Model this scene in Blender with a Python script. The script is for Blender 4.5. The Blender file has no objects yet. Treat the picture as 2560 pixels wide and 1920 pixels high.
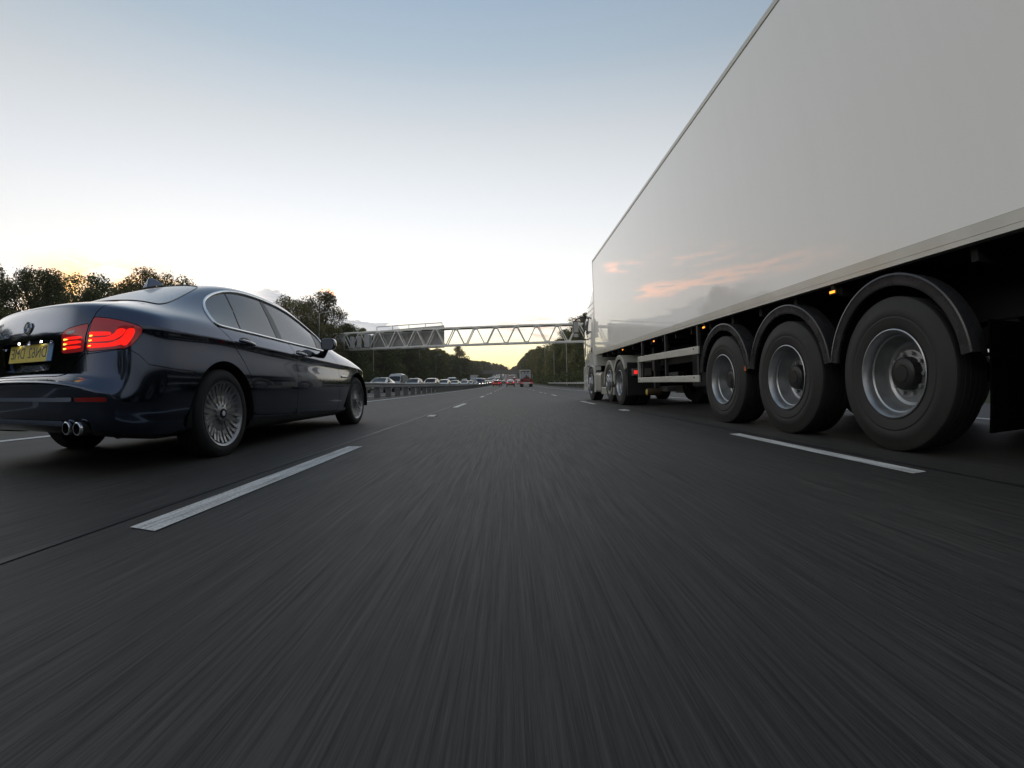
import bpy, bmesh, math, random
import numpy as np
from mathutils import Vector, Matrix

# ------------------------------------------------------------------ scene, camera, sky, exposure
scene = bpy.context.scene
COL = scene.collection
scene.view_settings.view_transform = 'Standard'
scene.view_settings.look = 'None'
scene.view_settings.exposure = 0.0
scene.view_settings.gamma = 1.0
scene.view_settings.use_curve_mapping = False
scene.render.engine = 'CYCLES'
scene.cycles.max_bounces = 8
scene.cycles.diffuse_bounces = 3
scene.cycles.glossy_bounces = 4
scene.cycles.transmission_bounces = 4
scene.cycles.transparent_max_bounces = 8
scene.cycles.caustics_reflective = False
scene.cycles.caustics_refractive = False
scene.cycles.sample_clamp_indirect = 4.0
scene.cycles.use_denoising = True

# The photograph comes from a low, wide action camera: r = f (theta + k theta^3)
CAM_F, CAM_K = 1097.6, 0.0763          # pixels of a 2560 px wide frame
CAM_YAW, CAM_PITCH, CAM_ROLL, CAM_H = 0.0049, 0.0052, 0.0161, 0.4806

def cam_axes():
    cy, sy = math.cos(CAM_YAW), math.sin(CAM_YAW)
    cp, sp = math.cos(CAM_PITCH), math.sin(CAM_PITCH)
    cr, sr = math.cos(CAM_ROLL), math.sin(CAM_ROLL)
    def back(X, v, Z):
        X, v = cr * X - sr * v, sr * X + cr * v
        Y = -v
        Y, Z = cp * Y + sp * Z, -sp * Y + cp * Z
        X, Z = cy * X + sy * Z, -sy * X + cy * Z
        return Vector((X, Z, Y))
    return back(1, 0, 0), back(0, -1, 0), -back(0, 0, 1)

cam_data = bpy.data.cameras.new('camera')
cam = bpy.data.objects.new('camera', cam_data)
COL.objects.link(cam)
ax, ay, az = cam_axes()
M = Matrix((ax, ay, az)).transposed().to_4x4()
M.translation = Vector((0, 0, CAM_H))
cam.matrix_world = M
cam_data.type = 'PANO'
cam_data.sensor_fit = 'HORIZONTAL'
cam_data.sensor_width, cam_data.sensor_height = 36.0, 27.0
cam_data.clip_start, cam_data.clip_end = 0.05, 6000
cc = cam_data
cc.panorama_type = 'FISHEYE_LENS_POLYNOMIAL'
cc.fisheye_fov = math.radians(200)
_th = np.linspace(0, 1.30, 400)
_r = CAM_F * 36 / 2560 * (_th + CAM_K * _th ** 3)
_A = np.stack([_r, _r ** 2, _r ** 3, _r ** 4], 1)
_k = np.linalg.lstsq(_A, _th, rcond=None)[0]
cc.fisheye_polynomial_k0 = 0.0
cc.fisheye_polynomial_k1, cc.fisheye_polynomial_k2 = -_k[0], -_k[1]
cc.fisheye_polynomial_k3, cc.fisheye_polynomial_k4 = -_k[2], -_k[3]
scene.camera = cam

SUN_AZ, SUN_EL = -45.0, 2.5            # ahead and to the left, low behind trees and cloud

def sky_world():
    w = bpy.data.worlds.new('World'); scene.world = w; w.use_nodes = True
    nt = w.node_tree; nt.nodes.clear(); L = nt.links
    def N(t, **kw):
        n = nt.nodes.new(t)
        for k, v in kw.items(): setattr(n, k, v)
        return n
    def val(x):
        n = N('ShaderNodeValue'); n.outputs[0].default_value = x; return n.outputs[0]
    def m(op, a, b=None, c=None, clamp=False):
        n = N('ShaderNodeMath', operation=op, use_clamp=clamp)
        for i, x in enumerate((a, b, c)):
            if x is None: continue
            if isinstance(x, (int, float)): n.inputs[i].default_value = x
            else: L.new(x, n.inputs[i])
        return n.outputs[0]
    def mr(x, a, b, c=0.0, d=1.0, kind='SMOOTHSTEP'):
        n = N('ShaderNodeMapRange', interpolation_type=kind, clamp=True)
        L.new(x, n.inputs[0])
        for i, v in enumerate((a, b, c, d)): n.inputs[i + 1].default_value = v
        return n.outputs[0]
    def mix(f, a, b, mode='MIX'):
        n = N('ShaderNodeMix', data_type='RGBA', blend_type=mode, clamp_result=False, clamp_factor=True)
        for i, x in ((0, f), (6, a), (7, b)):
            if isinstance(x, (int, float)): n.inputs[i].default_value = x
            elif isinstance(x, tuple): n.inputs[i].default_value = (*x, 1)
            else: L.new(x, n.inputs[i])
        return n.outputs[2]
    def ramp(x, stops, top=1.0):
        n = N('ShaderNodeValToRGB'); L.new(x, n.inputs[0]); cr = n.color_ramp
        cr.interpolation = 'EASE' if False else 'LINEAR'
        while len(cr.elements) < len(stops): cr.elements.new(0.5)
        for e, (p, c) in zip(cr.elements, stops): e.position = p; e.color = (*c, 1)
        return n.outputs[0]
    geo = N('ShaderNodeTexCoord')
    nor = N('ShaderNodeVectorMath', operation='NORMALIZE'); L.new(geo.outputs['Generated'], nor.inputs[0])
    sep = N('ShaderNodeSeparateXYZ'); L.new(nor.outputs[0], sep.inputs[0])
    x, y, z = sep.outputs
    deg = 180 / math.pi
    el = m('MULTIPLY', m('ARCSINE', z), deg)
    azm = m('MULTIPLY', m('ARCTAN2', x, y), deg)
    # clear-sky colour by elevation
    e01 = m('DIVIDE', m('MAXIMUM', el, 0.0), 90.0)
    sky_s = ramp(e01, SKY_STOPS); sky_b = ramp(e01, SKY_BACK)
    # brighter towards the set sun, dimmer behind us
    s = Vector((math.sin(math.radians(-22)), math.cos(math.radians(-22)), 0))
    dot = N('ShaderNodeVectorMath', operation='DOT_PRODUCT'); L.new(nor.outputs[0], dot.inputs[0]); dot.inputs[1].default_value = s
    gain = mr(dot.outputs['Value'], 0.0, 1.0, 0.68, 1.14, 'LINEAR')
    d2 = N('ShaderNodeVectorMath', operation='DOT_PRODUCT'); L.new(nor.outputs[0], d2.inputs[0]); d2.inputs[1].default_value = (math.sin(math.radians(-62)), math.cos(math.radians(-62)), 0)
    sky = mix(mr(d2.outputs['Value'], -0.72, 0.15), sky_b, sky_s)
    lo = mr(el, 34.0, 14.0); gain = m('ADD', m('MULTIPLY', gain, m('SUBTRACT', 1.0, lo)), m('MULTIPLY', lo, m('MAXIMUM', gain, mr(d2.outputs['Value'], -0.2, 0.6, 0.70, 1.0))))
    hs = N('ShaderNodeVectorMath', operation='SCALE'); L.new(sky, hs.inputs[0]); L.new(gain, hs.inputs['Scale'])
    col = hs.outputs[0]
    # bright lobe added to the unseen sky on the left to light the trailer
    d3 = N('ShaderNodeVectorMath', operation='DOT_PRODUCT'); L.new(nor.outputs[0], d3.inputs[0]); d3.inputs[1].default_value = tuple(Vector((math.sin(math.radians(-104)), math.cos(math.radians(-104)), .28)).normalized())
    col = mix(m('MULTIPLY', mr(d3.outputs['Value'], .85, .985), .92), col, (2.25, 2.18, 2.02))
    # yellow band along the horizon ahead
    daz = m('ABSOLUTE', m('SUBTRACT', azm, -4.0))
    band = m('MULTIPLY', mr(el, 8.5, 2.0), mr(daz, 34.0, 6.0))
    col = mix(band, col, (1.75, 1.50, 0.70))
    low = m('MULTIPLY', mr(el, 3.0, 0.6), mr(daz, 40.0, 6.0))
    col = mix(low, col, (1.65, 1.25, 0.45))
    # noise in (azimuth, elevation) so that clouds lie flat
    cmb = N('ShaderNodeCombineXYZ'); L.new(m('MULTIPLY', azm, 0.10), cmb.inputs[0]); L.new(m('MULTIPLY', el, 0.30), cmb.inputs[1])
    n1 = N('ShaderNodeTexNoise'); L.new(cmb.outputs[0], n1.inputs['Vector']); n1.inputs['Scale'].default_value = 2.1; n1.inputs['Detail'].default_value = 6; n1.inputs['Roughness'].default_value = 0.62
    cm2 = N('ShaderNodeCombineXYZ'); L.new(m('MULTIPLY', azm, 0.085), cm2.inputs[0]); L.new(m('MULTIPLY', m('ADD', el, m('MULTIPLY', azm, 0.10)), 0.62), cm2.inputs[1]); cm2.inputs[2].default_value = 3.7
    n2 = N('ShaderNodeTexNoise'); L.new(cm2.outputs[0], n2.inputs['Vector']); n2.inputs['Scale'].default_value = 2.7; n2.inputs['Detail'].default_value = 6; n2.inputs['Roughness'].default_value = 0.55
    f1, f2 = n1.outputs[0], n2.outputs[0]
    # sunlit streaks above the bank
    line = m('ADD', 11.75, m('MULTIPLY', m('SUBTRACT', -18.5, azm), 0.135))
    s1 = m('MULTIPLY', m('MULTIPLY', mr(m('ABSOLUTE', m('SUBTRACT', el, line)), 1.5, 0.3), mr(f2, 0.43, 0.56)), m('MULTIPLY', mr(azm, -15.5, -18.5), mr(azm, -46.0, -36.0)))
    s2 = m('MULTIPLY', mr(m('ABSOLUTE', m('SUBTRACT', el, 15.0)), 0.95, 0.15), mr(m('ABSOLUTE', m('ADD', azm, 15.2)), 3.2, 1.0))
    s3 = m('MULTIPLY', m('MULTIPLY', mr(f2, 0.52, 0.64), mr(m('ABSOLUTE', m('SUBTRACT', el, 16.0)), 2.2, 0.4)), m('MULTIPLY', mr(azm, -17.0, -20.0), mr(azm, -36.0, -30.0)))
    st = m('MINIMUM', 1.0, m('ADD', m('ADD', s1, m('MULTIPLY', s2, mr(f1, 0.41, 0.53))), m('MULTIPLY', s3, 0.6)))
    col = mix(st, col, (3.3, 1.70, 1.12))
    # grey bank, its top edge climbing to the left
    edge = m('ADD', mr(azm, -12.0, -31.0, 7.2, 12.0, 'LINEAR'), m('MULTIPLY', m('SUBTRACT', f1, 0.5), 6.0))
    bank = m('MULTIPLY', mr(m('SUBTRACT', edge, el), -0.10, 0.40), m('MULTIPLY', mr(azm, -11.5, -15.5), mr(azm, -35.0, -30.0)))
    shade = mix(mr(f2, 0.35, 0.7), (0.55, 0.59, 0.66), (0.72, 0.73, 0.76))
    col = mix(bank, col, shade)
    # orange glow where the sun has just gone down, seen through the trees
    glow = m('MULTIPLY', mr(m('ABSOLUTE', m('SUBTRACT', azm, -50.0)), 14.0, 3.0), mr(m('ABSOLUTE', m('SUBTRACT', el, 9.0)), 7.0, 1.0))
    col = mix(m('MULTIPLY', glow, mr(f1, 0.35, 0.6)), col, (2.2, 1.15, 0.28))
    # a few small pink and grey wisps ahead
    w3 = m('MULTIPLY', mr(f2, 0.44, 0.57), m('MULTIPLY', mr(m('ABSOLUTE', m('SUBTRACT', el, 7.3)), 2.6, 0.5), mr(m('ABSOLUTE', m('SUBTRACT', azm, 4.5)), 9.0, 2.0)))
    col = mix(m('MULTIPLY', w3, 0.75), col, (0.98, 0.72, 0.62))
    # below the horizon
    col = mix(mr(el, -0.5, -3.0), col, (0.05, 0.05, 0.045))
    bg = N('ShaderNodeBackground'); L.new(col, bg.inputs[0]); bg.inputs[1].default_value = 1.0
    ns = N('ShaderNodeTexSky', sky_type='NISHITA'); ns.sun_disc = False
    ns.sun_elevation = math.radians(SUN_EL); ns.sun_rotation = math.radians(SUN_AZ)
    bg2 = N('ShaderNodeBackground'); L.new(ns.outputs[0], bg2.inputs[0]); bg2.inputs[1].default_value = 0.012
    add = N('ShaderNodeAddShader'); L.new(bg.outputs[0], add.inputs[0]); L.new(bg2.outputs[0], add.inputs[1])
    out = N('ShaderNodeOutputWorld'); L.new(add.outputs[0], out.inputs[0])

SKY_STOPS = [(0.0, (1.45, 1.20, 0.85)), (0.06, (1.30, 1.22, 1.05)), (0.13, (1.10, 1.08, 1.05)), (0.20, (0.93, 0.94, 0.95)),
             (0.27, (0.80, 0.83, 0.87)), (0.36, (0.64, 0.68, 0.72)), (0.46, (0.44, 0.535, 0.63)), (0.58, (0.33, 0.45, 0.60)), (1.0, (0.26, 0.36, 0.50))]
SKY_BACK = [(0.0, (.44, .46, .54)), (0.06, (.52, .52, .60)), (0.13, (.55, .56, .64)), (0.25, (.48, .53, .63)), (0.45, (.39, .47, .60)), (1.0, (.28, .37, .50))]
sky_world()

sun_d = bpy.data.lights.new('sun', 'SUN'); sun_d.energy = 0.22; sun_d.angle = math.radians(6); sun_d.color = (1.0, 0.72, 0.42)
sun = bpy.data.objects.new('sun', sun_d); COL.objects.link(sun)
_d = Vector((math.sin(math.radians(SUN_AZ)) * math.cos(math.radians(SUN_EL)), math.cos(math.radians(SUN_AZ)) * math.cos(math.radians(SUN_EL)), math.sin(math.radians(SUN_EL))))
sun.rotation_euler = _d.to_track_quat('Z', 'Y').to_euler()

# ------------------------------------------------------------------ helpers
def tag(o, label=None, cat=None, group=None, kind=None):
    if label: o['label'] = label
    if cat: o['category'] = cat
    if group: o['group'] = group
    if kind: o['kind'] = kind
    return o

def empty(name, loc=(0, 0, 0), rz=0.0, label=None, cat=None, group=None):
    o = bpy.data.objects.new(name, None); COL.objects.link(o)
    o.location = loc; o.rotation_euler = (0, 0, rz); o.empty_display_size = 0.3
    return tag(o, label, cat, group)

class MB:
    """collects shapes and links them as ONE mesh object"""
    def __init__(s): s.v = []; s.f = []; s.m = []
    def add(s, vs, fs, m=0):
        o = len(s.v); s.v += [tuple(map(float, p)) for p in vs]
        s.f += [tuple(i + o for i in f) for f in fs]; s.m += [m] * len(fs); return s
    def box(s, x0, x1, y0, y1, z0, z1, m=0, M=None):
        vs = [Vector((x, y, z)) for x in (x0, x1) for y in (y0, y1) for z in (z0, z1)]
        if M is not None: vs = [M @ p for p in vs]
        return s.add(vs, [(0, 1, 3, 2), (4, 6, 7, 5), (0, 4, 5, 1), (2, 3, 7, 6), (0, 2, 6, 4), (1, 5, 7, 3)], m)
    def tube(s, pts, r, n=8, m=0, closed=False, caps=True):
        pts = [Vector(p) for p in pts]; k = len(pts); rs = r if isinstance(r, (list, tuple)) else [r] * k
        up = None; vs = []
        for i, p in enumerate(pts):
            a = pts[(i - 1) % k] if (closed or i > 0) else p
            b = pts[(i + 1) % k] if (closed or i < k - 1) else p
            t = (b - a)
            if t.length < 1e-9: t = Vector((0, 0, 1))
            t.normalize()
            if up is None:
                up = Vector((0, 0, 1)) if abs(t.z) < 0.9 else Vector((1, 0, 0))
            u = (up - t * up.dot(t)); u.normalize(); up = u; w = t.cross(u)
            for j in range(n):
                c = 2 * math.pi * j / n; vs.append(p + (u * math.cos(c) + w * math.sin(c)) * rs[i])
        fs = []
        for i in range(k if closed else k - 1):
            for j in range(n):
                a, b = i * n + j, i * n + (j + 1) % n; c, d = ((i + 1) % k) * n + j, ((i + 1) % k) * n + (j + 1) % n
                fs.append((a, b, d, c))
        if caps and not closed: fs += [tuple(range(n))[::-1], tuple(range((k - 1) * n, k * n))]
        return s.add(vs, fs, m)
    def bar(s, a, b, w, h, m=0, up=(0, 0, 1)):
        a, b = Vector(a), Vector(b); t = (b - a).normalized(); u = Vector(up)
        if abs(t.dot(u)) > 0.95: u = Vector((1, 0, 0))
        x = t.cross(u).normalized(); z = x.cross(t)
        vs = [p + x * (sx * w / 2) + z * (sz * h / 2) for p in (a, b) for sx in (-1, 1) for sz in (-1, 1)]
        return s.add(vs, [(0, 1, 3, 2), (4, 6, 7, 5), (0, 4, 5, 1), (2, 3, 7, 6), (0, 2, 6, 4), (1, 5, 7, 3)], m)
    def lathe(s, prof, c=(0, 0, 0), n=48, m=0, a0=0.0, a1=None, mats=None):
        """profile (radius, offset along +X) turned about the X axis through c"""
        full = a1 is None; span = 2 * math.pi if full else a1 - a0; k = n if full else n + 1
        vs = []
        for r, xx in prof:
            for j in range(k):
                t = a0 + span * j / n; vs.append((c[0] + xx, c[1] + r * math.cos(t), c[2] + r * math.sin(t)))
        for i in range(len(prof) - 1):
            fs = []
            for j in range(n):
                a, b = i * k + j, i * k + ((j + 1) % k); fs.append((a, b, b + k, a + k))
            o = len(s.v)
            if i == 0: base = o; s.v += [tuple(p) for p in vs]
            s.f += [tuple(q + base for q in f) for f in fs]; s.m += [mats[i] if mats else m] * len(fs)
        return s
    def prism(s, poly, axis, a, b, m=0):
        """2-D polygon pushed from a to b along axis (0=x,1=y,2=z)"""
        n = len(poly); vs = []
        for t in (a, b):
            for p in poly:
                q = list(p); q.insert(axis, t); vs.append(q)
        fs = [tuple(range(n))[::-1], tuple(range(n, 2 * n))] + [(i, (i + 1) % n, n + (i + 1) % n, n + i) for i in range(n)]
        return s.add(vs, fs, m)
    def build(s, name, mats, parent=None, smooth=None, bevel=0.0, loc=None):
        me = bpy.data.meshes.new(name); me.from_pydata(s.v, [], s.f)
        for mt in (mats if isinstance(mats, (list, tuple)) else [mats]): me.materials.append(mt)
        me.polygons.foreach_set('material_index', s.m)
        bm = bmesh.new(); bm.from_mesh(me); bmesh.ops.recalc_face_normals(bm, faces=bm.faces); bm.to_mesh(me); bm.free()
        if smooth is not None:
            me.shade_smooth(); me.set_sharp_from_angle(angle=math.radians(smooth))
        o = bpy.data.objects.new(name, me); COL.objects.link(o)
        if parent is not None: o.parent = parent
        if loc is not None: o.location = loc
        if bevel:
            b = o.modifiers.new('bevel', 'BEVEL'); b.width = bevel; b.segments = 2; b.limit_method = 'ANGLE'; b.angle_limit = math.radians(40)
        return o

def copy_tree(o, parent=None):
    c = o.copy(); COL.objects.link(c); c.parent = parent
    for ch in o.children: copy_tree(ch, c)
    return c

def ground_z(y):
    if y <= 0: return 0.0
    if y <= 590: return 4.5e-5 * y * y
    t = min(y - 590, 260); s0 = 2 * 4.5e-5 * 590
    return 4.5e-5 * 590 ** 2 + s0 * t - s0 * t * t / 520

# ------------------------------------------------------------------ materials
def mat(name, col, rough=0.5, metal=0.0, spec=0.5, coat=0.0, coat_rough=0.03, emit=None, strength=0.0, ior=None, vary=None, trans=0.0):
    """Principled with optional noise variation: vary = (scale, amount, detail)"""
    mt = bpy.data.materials.new(name); mt.use_nodes = True; nt = mt.node_tree; b = nt.nodes['Principled BSDF']
    b.inputs['Base Color'].default_value = (*col, 1); b.inputs['Roughness'].default_value = rough; b.inputs['Metallic'].default_value = metal
    b.inputs['Specular IOR Level'].default_value = spec; b.inputs['Coat Weight'].default_value = coat; b.inputs['Coat Roughness'].default_value = coat_rough
    if ior: b.inputs['IOR'].default_value = ior
    if trans: b.inputs['Transmission Weight'].default_value = trans
    if emit: b.inputs['Emission Color'].default_value = (*emit, 1); b.inputs['Emission Strength'].default_value = strength
    if vary:
        sc, am, de = vary
        tc = nt.nodes.new('ShaderNodeTexCoord'); nz = nt.nodes.new('ShaderNodeTexNoise'); nz.inputs['Scale'].default_value = sc; nz.inputs['Detail'].default_value = de
        nt.links.new(tc.outputs['Object'], nz.inputs['Vector'])
        mr = nt.nodes.new('ShaderNodeMapRange'); mr.inputs[1].default_value = 0.3; mr.inputs[2].default_value = 0.7; mr.inputs[3].default_value = 1 - am; mr.inputs[4].default_value = 1 + am
        nt.links.new(nz.outputs[0], mr.inputs[0])
        mx = nt.nodes.new('ShaderNodeVectorMath'); mx.operation = 'SCALE'; mx.inputs[0].default_value = col; nt.links.new(mr.outputs[0], mx.inputs['Scale'])
        nt.links.new(mx.outputs[0], b.inputs['Base Color'])
        r2 = nt.nodes.new('ShaderNodeMapRange'); r2.inputs[1].default_value = 0.3; r2.inputs[2].default_value = 0.7; r2.inputs[3].default_value = max(0.0, rough - 0.06); r2.inputs[4].default_value = min(1.0, rough + 0.08)
        nt.links.new(nz.outputs[0], r2.inputs[0]); nt.links.new(r2.outputs[0], b.inputs['Roughness'])
    return mt
# ------------------------------------------------------------------ ground, road and markings
LANE_L, LANE_R, EDGE_L, EDGE_R = -1.2875, 2.0845, -5.12, 5.55

def y_steps(y0, y1):
    ys = [y0]; y = y0
    while y < y1:
        y += 4 if y < 120 else 12; ys.append(min(y, y1))
    return ys

def strip_sheet(mb, x0, x1, y0, y1, dz, m=0):
    ys = y_steps(y0, y1)
    vs = [(x, y, ground_z(y) + dz) for y in ys for x in (x0, x1)]
    mb.add(vs, [(2 * i, 2 * i + 1, 2 * i + 3, 2 * i + 2) for i in range(len(ys) - 1)], m)

def asphalt():
    mt = bpy.data.materials.new('asphalt'); mt.use_nodes = True; nt = mt.node_tree; L = nt.links; b = nt.nodes['Principled BSDF']
    tc = nt.nodes.new('ShaderNodeTexCoord')
    def noise(scale, vec_scale, detail=4, rough=.6):
        mp = nt.nodes.new('ShaderNodeMapping'); mp.inputs['Scale'].default_value = vec_scale; L.new(tc.outputs['Object'], mp.inputs[0])
        n = nt.nodes.new('ShaderNodeTexNoise'); n.inputs['Scale'].default_value = scale; n.inputs['Detail'].default_value = detail; n.inputs['Roughness'].default_value = rough
        L.new(mp.outputs[0], n.inputs['Vector']); return n.outputs[0]
    def rng(x, a, b_, c, d):
        n = nt.nodes.new('ShaderNodeMapRange'); L.new(x, n.inputs[0])
        for i, v in enumerate((a, b_, c, d)): n.inputs[i + 1].default_value = v
        return n.outputs[0]
    def mul(a, b_):
        n = nt.nodes.new('ShaderNodeMath'); n.operation = 'MULTIPLY'; L.new(a, n.inputs[0])
        if isinstance(b_, float): n.inputs[1].default_value = b_
        else: L.new(b_, n.inputs[1])
        return n.outputs[0]
    grain = noise(1.0, (105, 1.5, 1), 4, .78)          # fine longitudinal texture of the planed surface
    fine = noise(1.0, (42, 1.6, 1), 4, .65)
    drag = noise(1.0, (7, .12, 1), 4, .6)           # tyre-polished streaks along the lane
    patch = noise(1.0, (.5, .05, 1), 3, .5)
    v = mul(mul(mul(rng(grain, .34, .66, .30, 1.95), rng(fine, .3, .7, .86, 1.15)), rng(drag, .3, .7, .93, 1.07)), rng(patch, .3, .7, .90, 1.10))
    v = mul(mul(v, rng(noise(1.0, (1.15, .004, 1), 1, .4), .36, .64, .86, 1.16)), rng(noise(1.0, (2.2, .35, 1), 5, .6), .30, .55, .90, 1.04))   # wheel tracks, faint stains
    sc = nt.nodes.new('ShaderNodeVectorMath'); sc.operation = 'SCALE'; sc.inputs[0].default_value = (.0275, .0248, .0215); L.new(v, sc.inputs['Scale'])
    L.new(sc.outputs[0], b.inputs['Base Color'])
    L.new(rng(fine, .3, .7, .60, .74), b.inputs['Roughness']); b.inputs['Specular IOR Level'].default_value = .45
    bp = nt.nodes.new('ShaderNodeBump'); bp.inputs['Strength'].default_value = .35; bp.inputs['Distance'].default_value = .004
    L.new(noise(1.0, (150, 8, 1), 3, .7), bp.inputs['Height']); L.new(bp.outputs[0], b.inputs['Normal'])
    return mt

def worn_paint():
    mt = mat('road_paint', (.46, .45, .42), .65); nt = mt.node_tree; L = nt.links; b = nt.nodes['Principled BSDF']
    tc = nt.nodes.new('ShaderNodeTexCoord'); cols = []
    for sc, de in (((60, 3, 1), 4), ((9, 1.2, 1), 6), ((160, 60, 1), 3)):
        mp = nt.nodes.new('ShaderNodeMapping'); mp.inputs['Scale'].default_value = sc; L.new(tc.outputs['Object'], mp.inputs[0])
        n = nt.nodes.new('ShaderNodeTexNoise'); n.inputs['Scale'].default_value = 1; n.inputs['Detail'].default_value = de; n.inputs['Roughness'].default_value = .7; L.new(mp.outputs[0], n.inputs['Vector']); cols.append(n.outputs[0])
    ad = nt.nodes.new('ShaderNodeMath'); ad.operation = 'ADD'; L.new(cols[0], ad.inputs[0]); L.new(cols[1], ad.inputs[1])
    a2 = nt.nodes.new('ShaderNodeMath'); a2.operation = 'ADD'; L.new(ad.outputs[0], a2.inputs[0]); L.new(cols[2], a2.inputs[1])
    r = nt.nodes.new('ShaderNodeValToRGB'); r.color_ramp.elements[0].position = .40; r.color_ramp.elements[0].color = (.22, .215, .20, 1); r.color_ramp.elements[1].position = .56; r.color_ramp.elements[1].color = (.74, .73, .70, 1)
    sc = nt.nodes.new('ShaderNodeMath'); sc.operation = 'MULTIPLY'; sc.inputs[1].default_value = .3333; L.new(a2.outputs[0], sc.inputs[0]); L.new(sc.outputs[0], r.inputs[0]); L.new(r.outputs[0], b.inputs['Base Color'])
    return mt

road_m = asphalt()
line_m = worn_paint()
joint_m = mat('bitumen_joint', (.022, .022, .022), .5)
verge_m = mat('rough_grass', (.045, .050, .020), .95, spec=.2, vary=(.9, .4, 6))
stone_m = mat('reserve_gravel', (.085, .08, .06), .9, vary=(2.5, .35, 6))

g = MB()
ys = y_steps(-90, 860) + [1200, 2600]
xs = [-700, -120, -40, -27, -23.0, 9.6, 12, 30, 120, 700]
def terr(x, y):
    z = ground_z(min(y, 860)) - .06
    if x < -23.5: z += min(1.6, (-23.5 - x) * .16)
    if x > 10: z += min(2.0, (x - 10) * .16)
    return z
g.add([(x, y, terr(x, y)) for y in ys for x in xs], [(i * len(xs) + j, i * len(xs) + j + 1, (i + 1) * len(xs) + j + 1, (i + 1) * len(xs) + j) for i in range(len(ys) - 1) for j in range(len(xs) - 1)])
tag(g.build('ground', verge_m, smooth=60), kind='structure')
r = MB(); strip_sheet(r, -5.75, 9.0, -40, 840, 0); tag(r.build('road', road_m, smooth=60), kind='structure')
r = MB(); strip_sheet(r, -22.6, -7.6, -40, 840, 0); tag(r.build('far_carriageway', road_m, smooth=60), kind='structure')
r = MB(); strip_sheet(r, -7.6, -5.75, -40, 840, -.02); tag(r.build('central_reserve', stone_m, smooth=60), kind='structure')

mk = MB()
def dash(x, y, l, w=.105): mk.add([(x - w / 2, y, ground_z(y) + .004), (x + w / 2, y, ground_z(y) + .004), (x + w / 2, y + l, ground_z(y + l) + .004), (x - w / 2, y + l, ground_z(y + l) + .004)], [(0, 1, 2, 3)])
for k in range(-3, 66):
    dash(LANE_L, 1.205 + 9 * k, 2.3, .125); dash(LANE_R, 1.70 + 9 * k, 2.1, .11)
for x in (-11.2, -14.6, -18.2):
    for k in range(0, 62): dash(x, 4 + 9 * k, 2.0)
for x, w in ((EDGE_L, .16), (EDGE_R, .15), (-7.95, .15), (-21.6, .15)): strip_sheet(mk, x - w / 2, x + w / 2, -30, 640, .004)
tag(mk.build('road_markings', line_m), kind='structure')
jt = MB()
for x, w in ((LANE_L - .17, .035), (LANE_R + .16, .03)): strip_sheet(jt, x - w / 2, x + w / 2, -20, 300, .003)
tag(jt.build('road_joint', joint_m), kind='structure')

# reflecting studs between the dashes
stud_b = mat('stud_body', (.42, .42, .40), .5); stud_r = mat('stud_glass', (.85, .85, .8), .1, 0, .5, 1.0)
sm = MB(); sm.prism([(-.17, 0), (.17, 0), (.13, .016), (-.13, .016)], 0, -.062, .062, 0); sm.box(-.05, -.008, -.156, -.145, .004, .012, 1); sm.box(.008, .05, -.156, -.145, .004, .012, 1)
stud0 = None; ns = 0
for X, y0, nm in ((LANE_L, 7.2, 'left'), (LANE_R, 7.9, 'right')):
    for k in range(0, 6):
        y = y0 + 18 * k
        if stud0 is None: o = stud0 = sm.build('road_stud', [stud_b, stud_r])
        else: o = stud0.copy(); COL.objects.link(o)
        o.location = (X, y, ground_z(y) + .002)
        near = ['nearest', 'second', 'third', 'fourth', 'fifth', 'sixth'][k]
        tag(o, f'{near} pale reflecting stud of the dashed lane line on the {nm}', 'road stud', 'road studs along the lane lines')

# ------------------------------------------------------------------ steel barriers
galv = mat('galvanised_steel', (.21, .215, .21), .45, .5, vary=(3, .18, 5)); galv_l = mat('pale_galvanised_steel', (.50, .50, .48), .5, .3, vary=(3, .15, 5)); galv_d = mat('weathered_steel', (.15, .15, .145), .55, .5, vary=(3, .2, 5))
def beam(mb, x, y0, y1, face, z_top=.74, h=.235):
    """corrugated beam facing +x or -x"""
    prof = [(0, 0), (.035, -.02), (.035, -.075), (0, -.10), (0, -.135), (.035, -.16), (.035, -.215), (0, -h)]
    ys_ = [y for y in np.arange(y0, y1 + .1, 8.0)]
    vs = [(x + face * a, y, ground_z(y) + z_top + b) for y in ys_ for a, b in prof] + [(x + face * (a - .006), y, ground_z(y) + z_top + b) for y in ys_ for a, b in prof]
    n = len(prof); o = n * len(ys_)
    fs = []
    for i in range(len(ys_) - 1):
        for j in range(n - 1): fs += [(i * n + j, i * n + j + 1, (i + 1) * n + j + 1, (i + 1) * n + j), (o + i * n + j, o + (i + 1) * n + j, o + (i + 1) * n + j + 1, o + i * n + j + 1)]
        for j in (0, n - 1): fs.append((i * n + j, (i + 1) * n + j, o + (i + 1) * n + j, o + i * n + j))
    mb.add(vs, fs)
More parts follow.
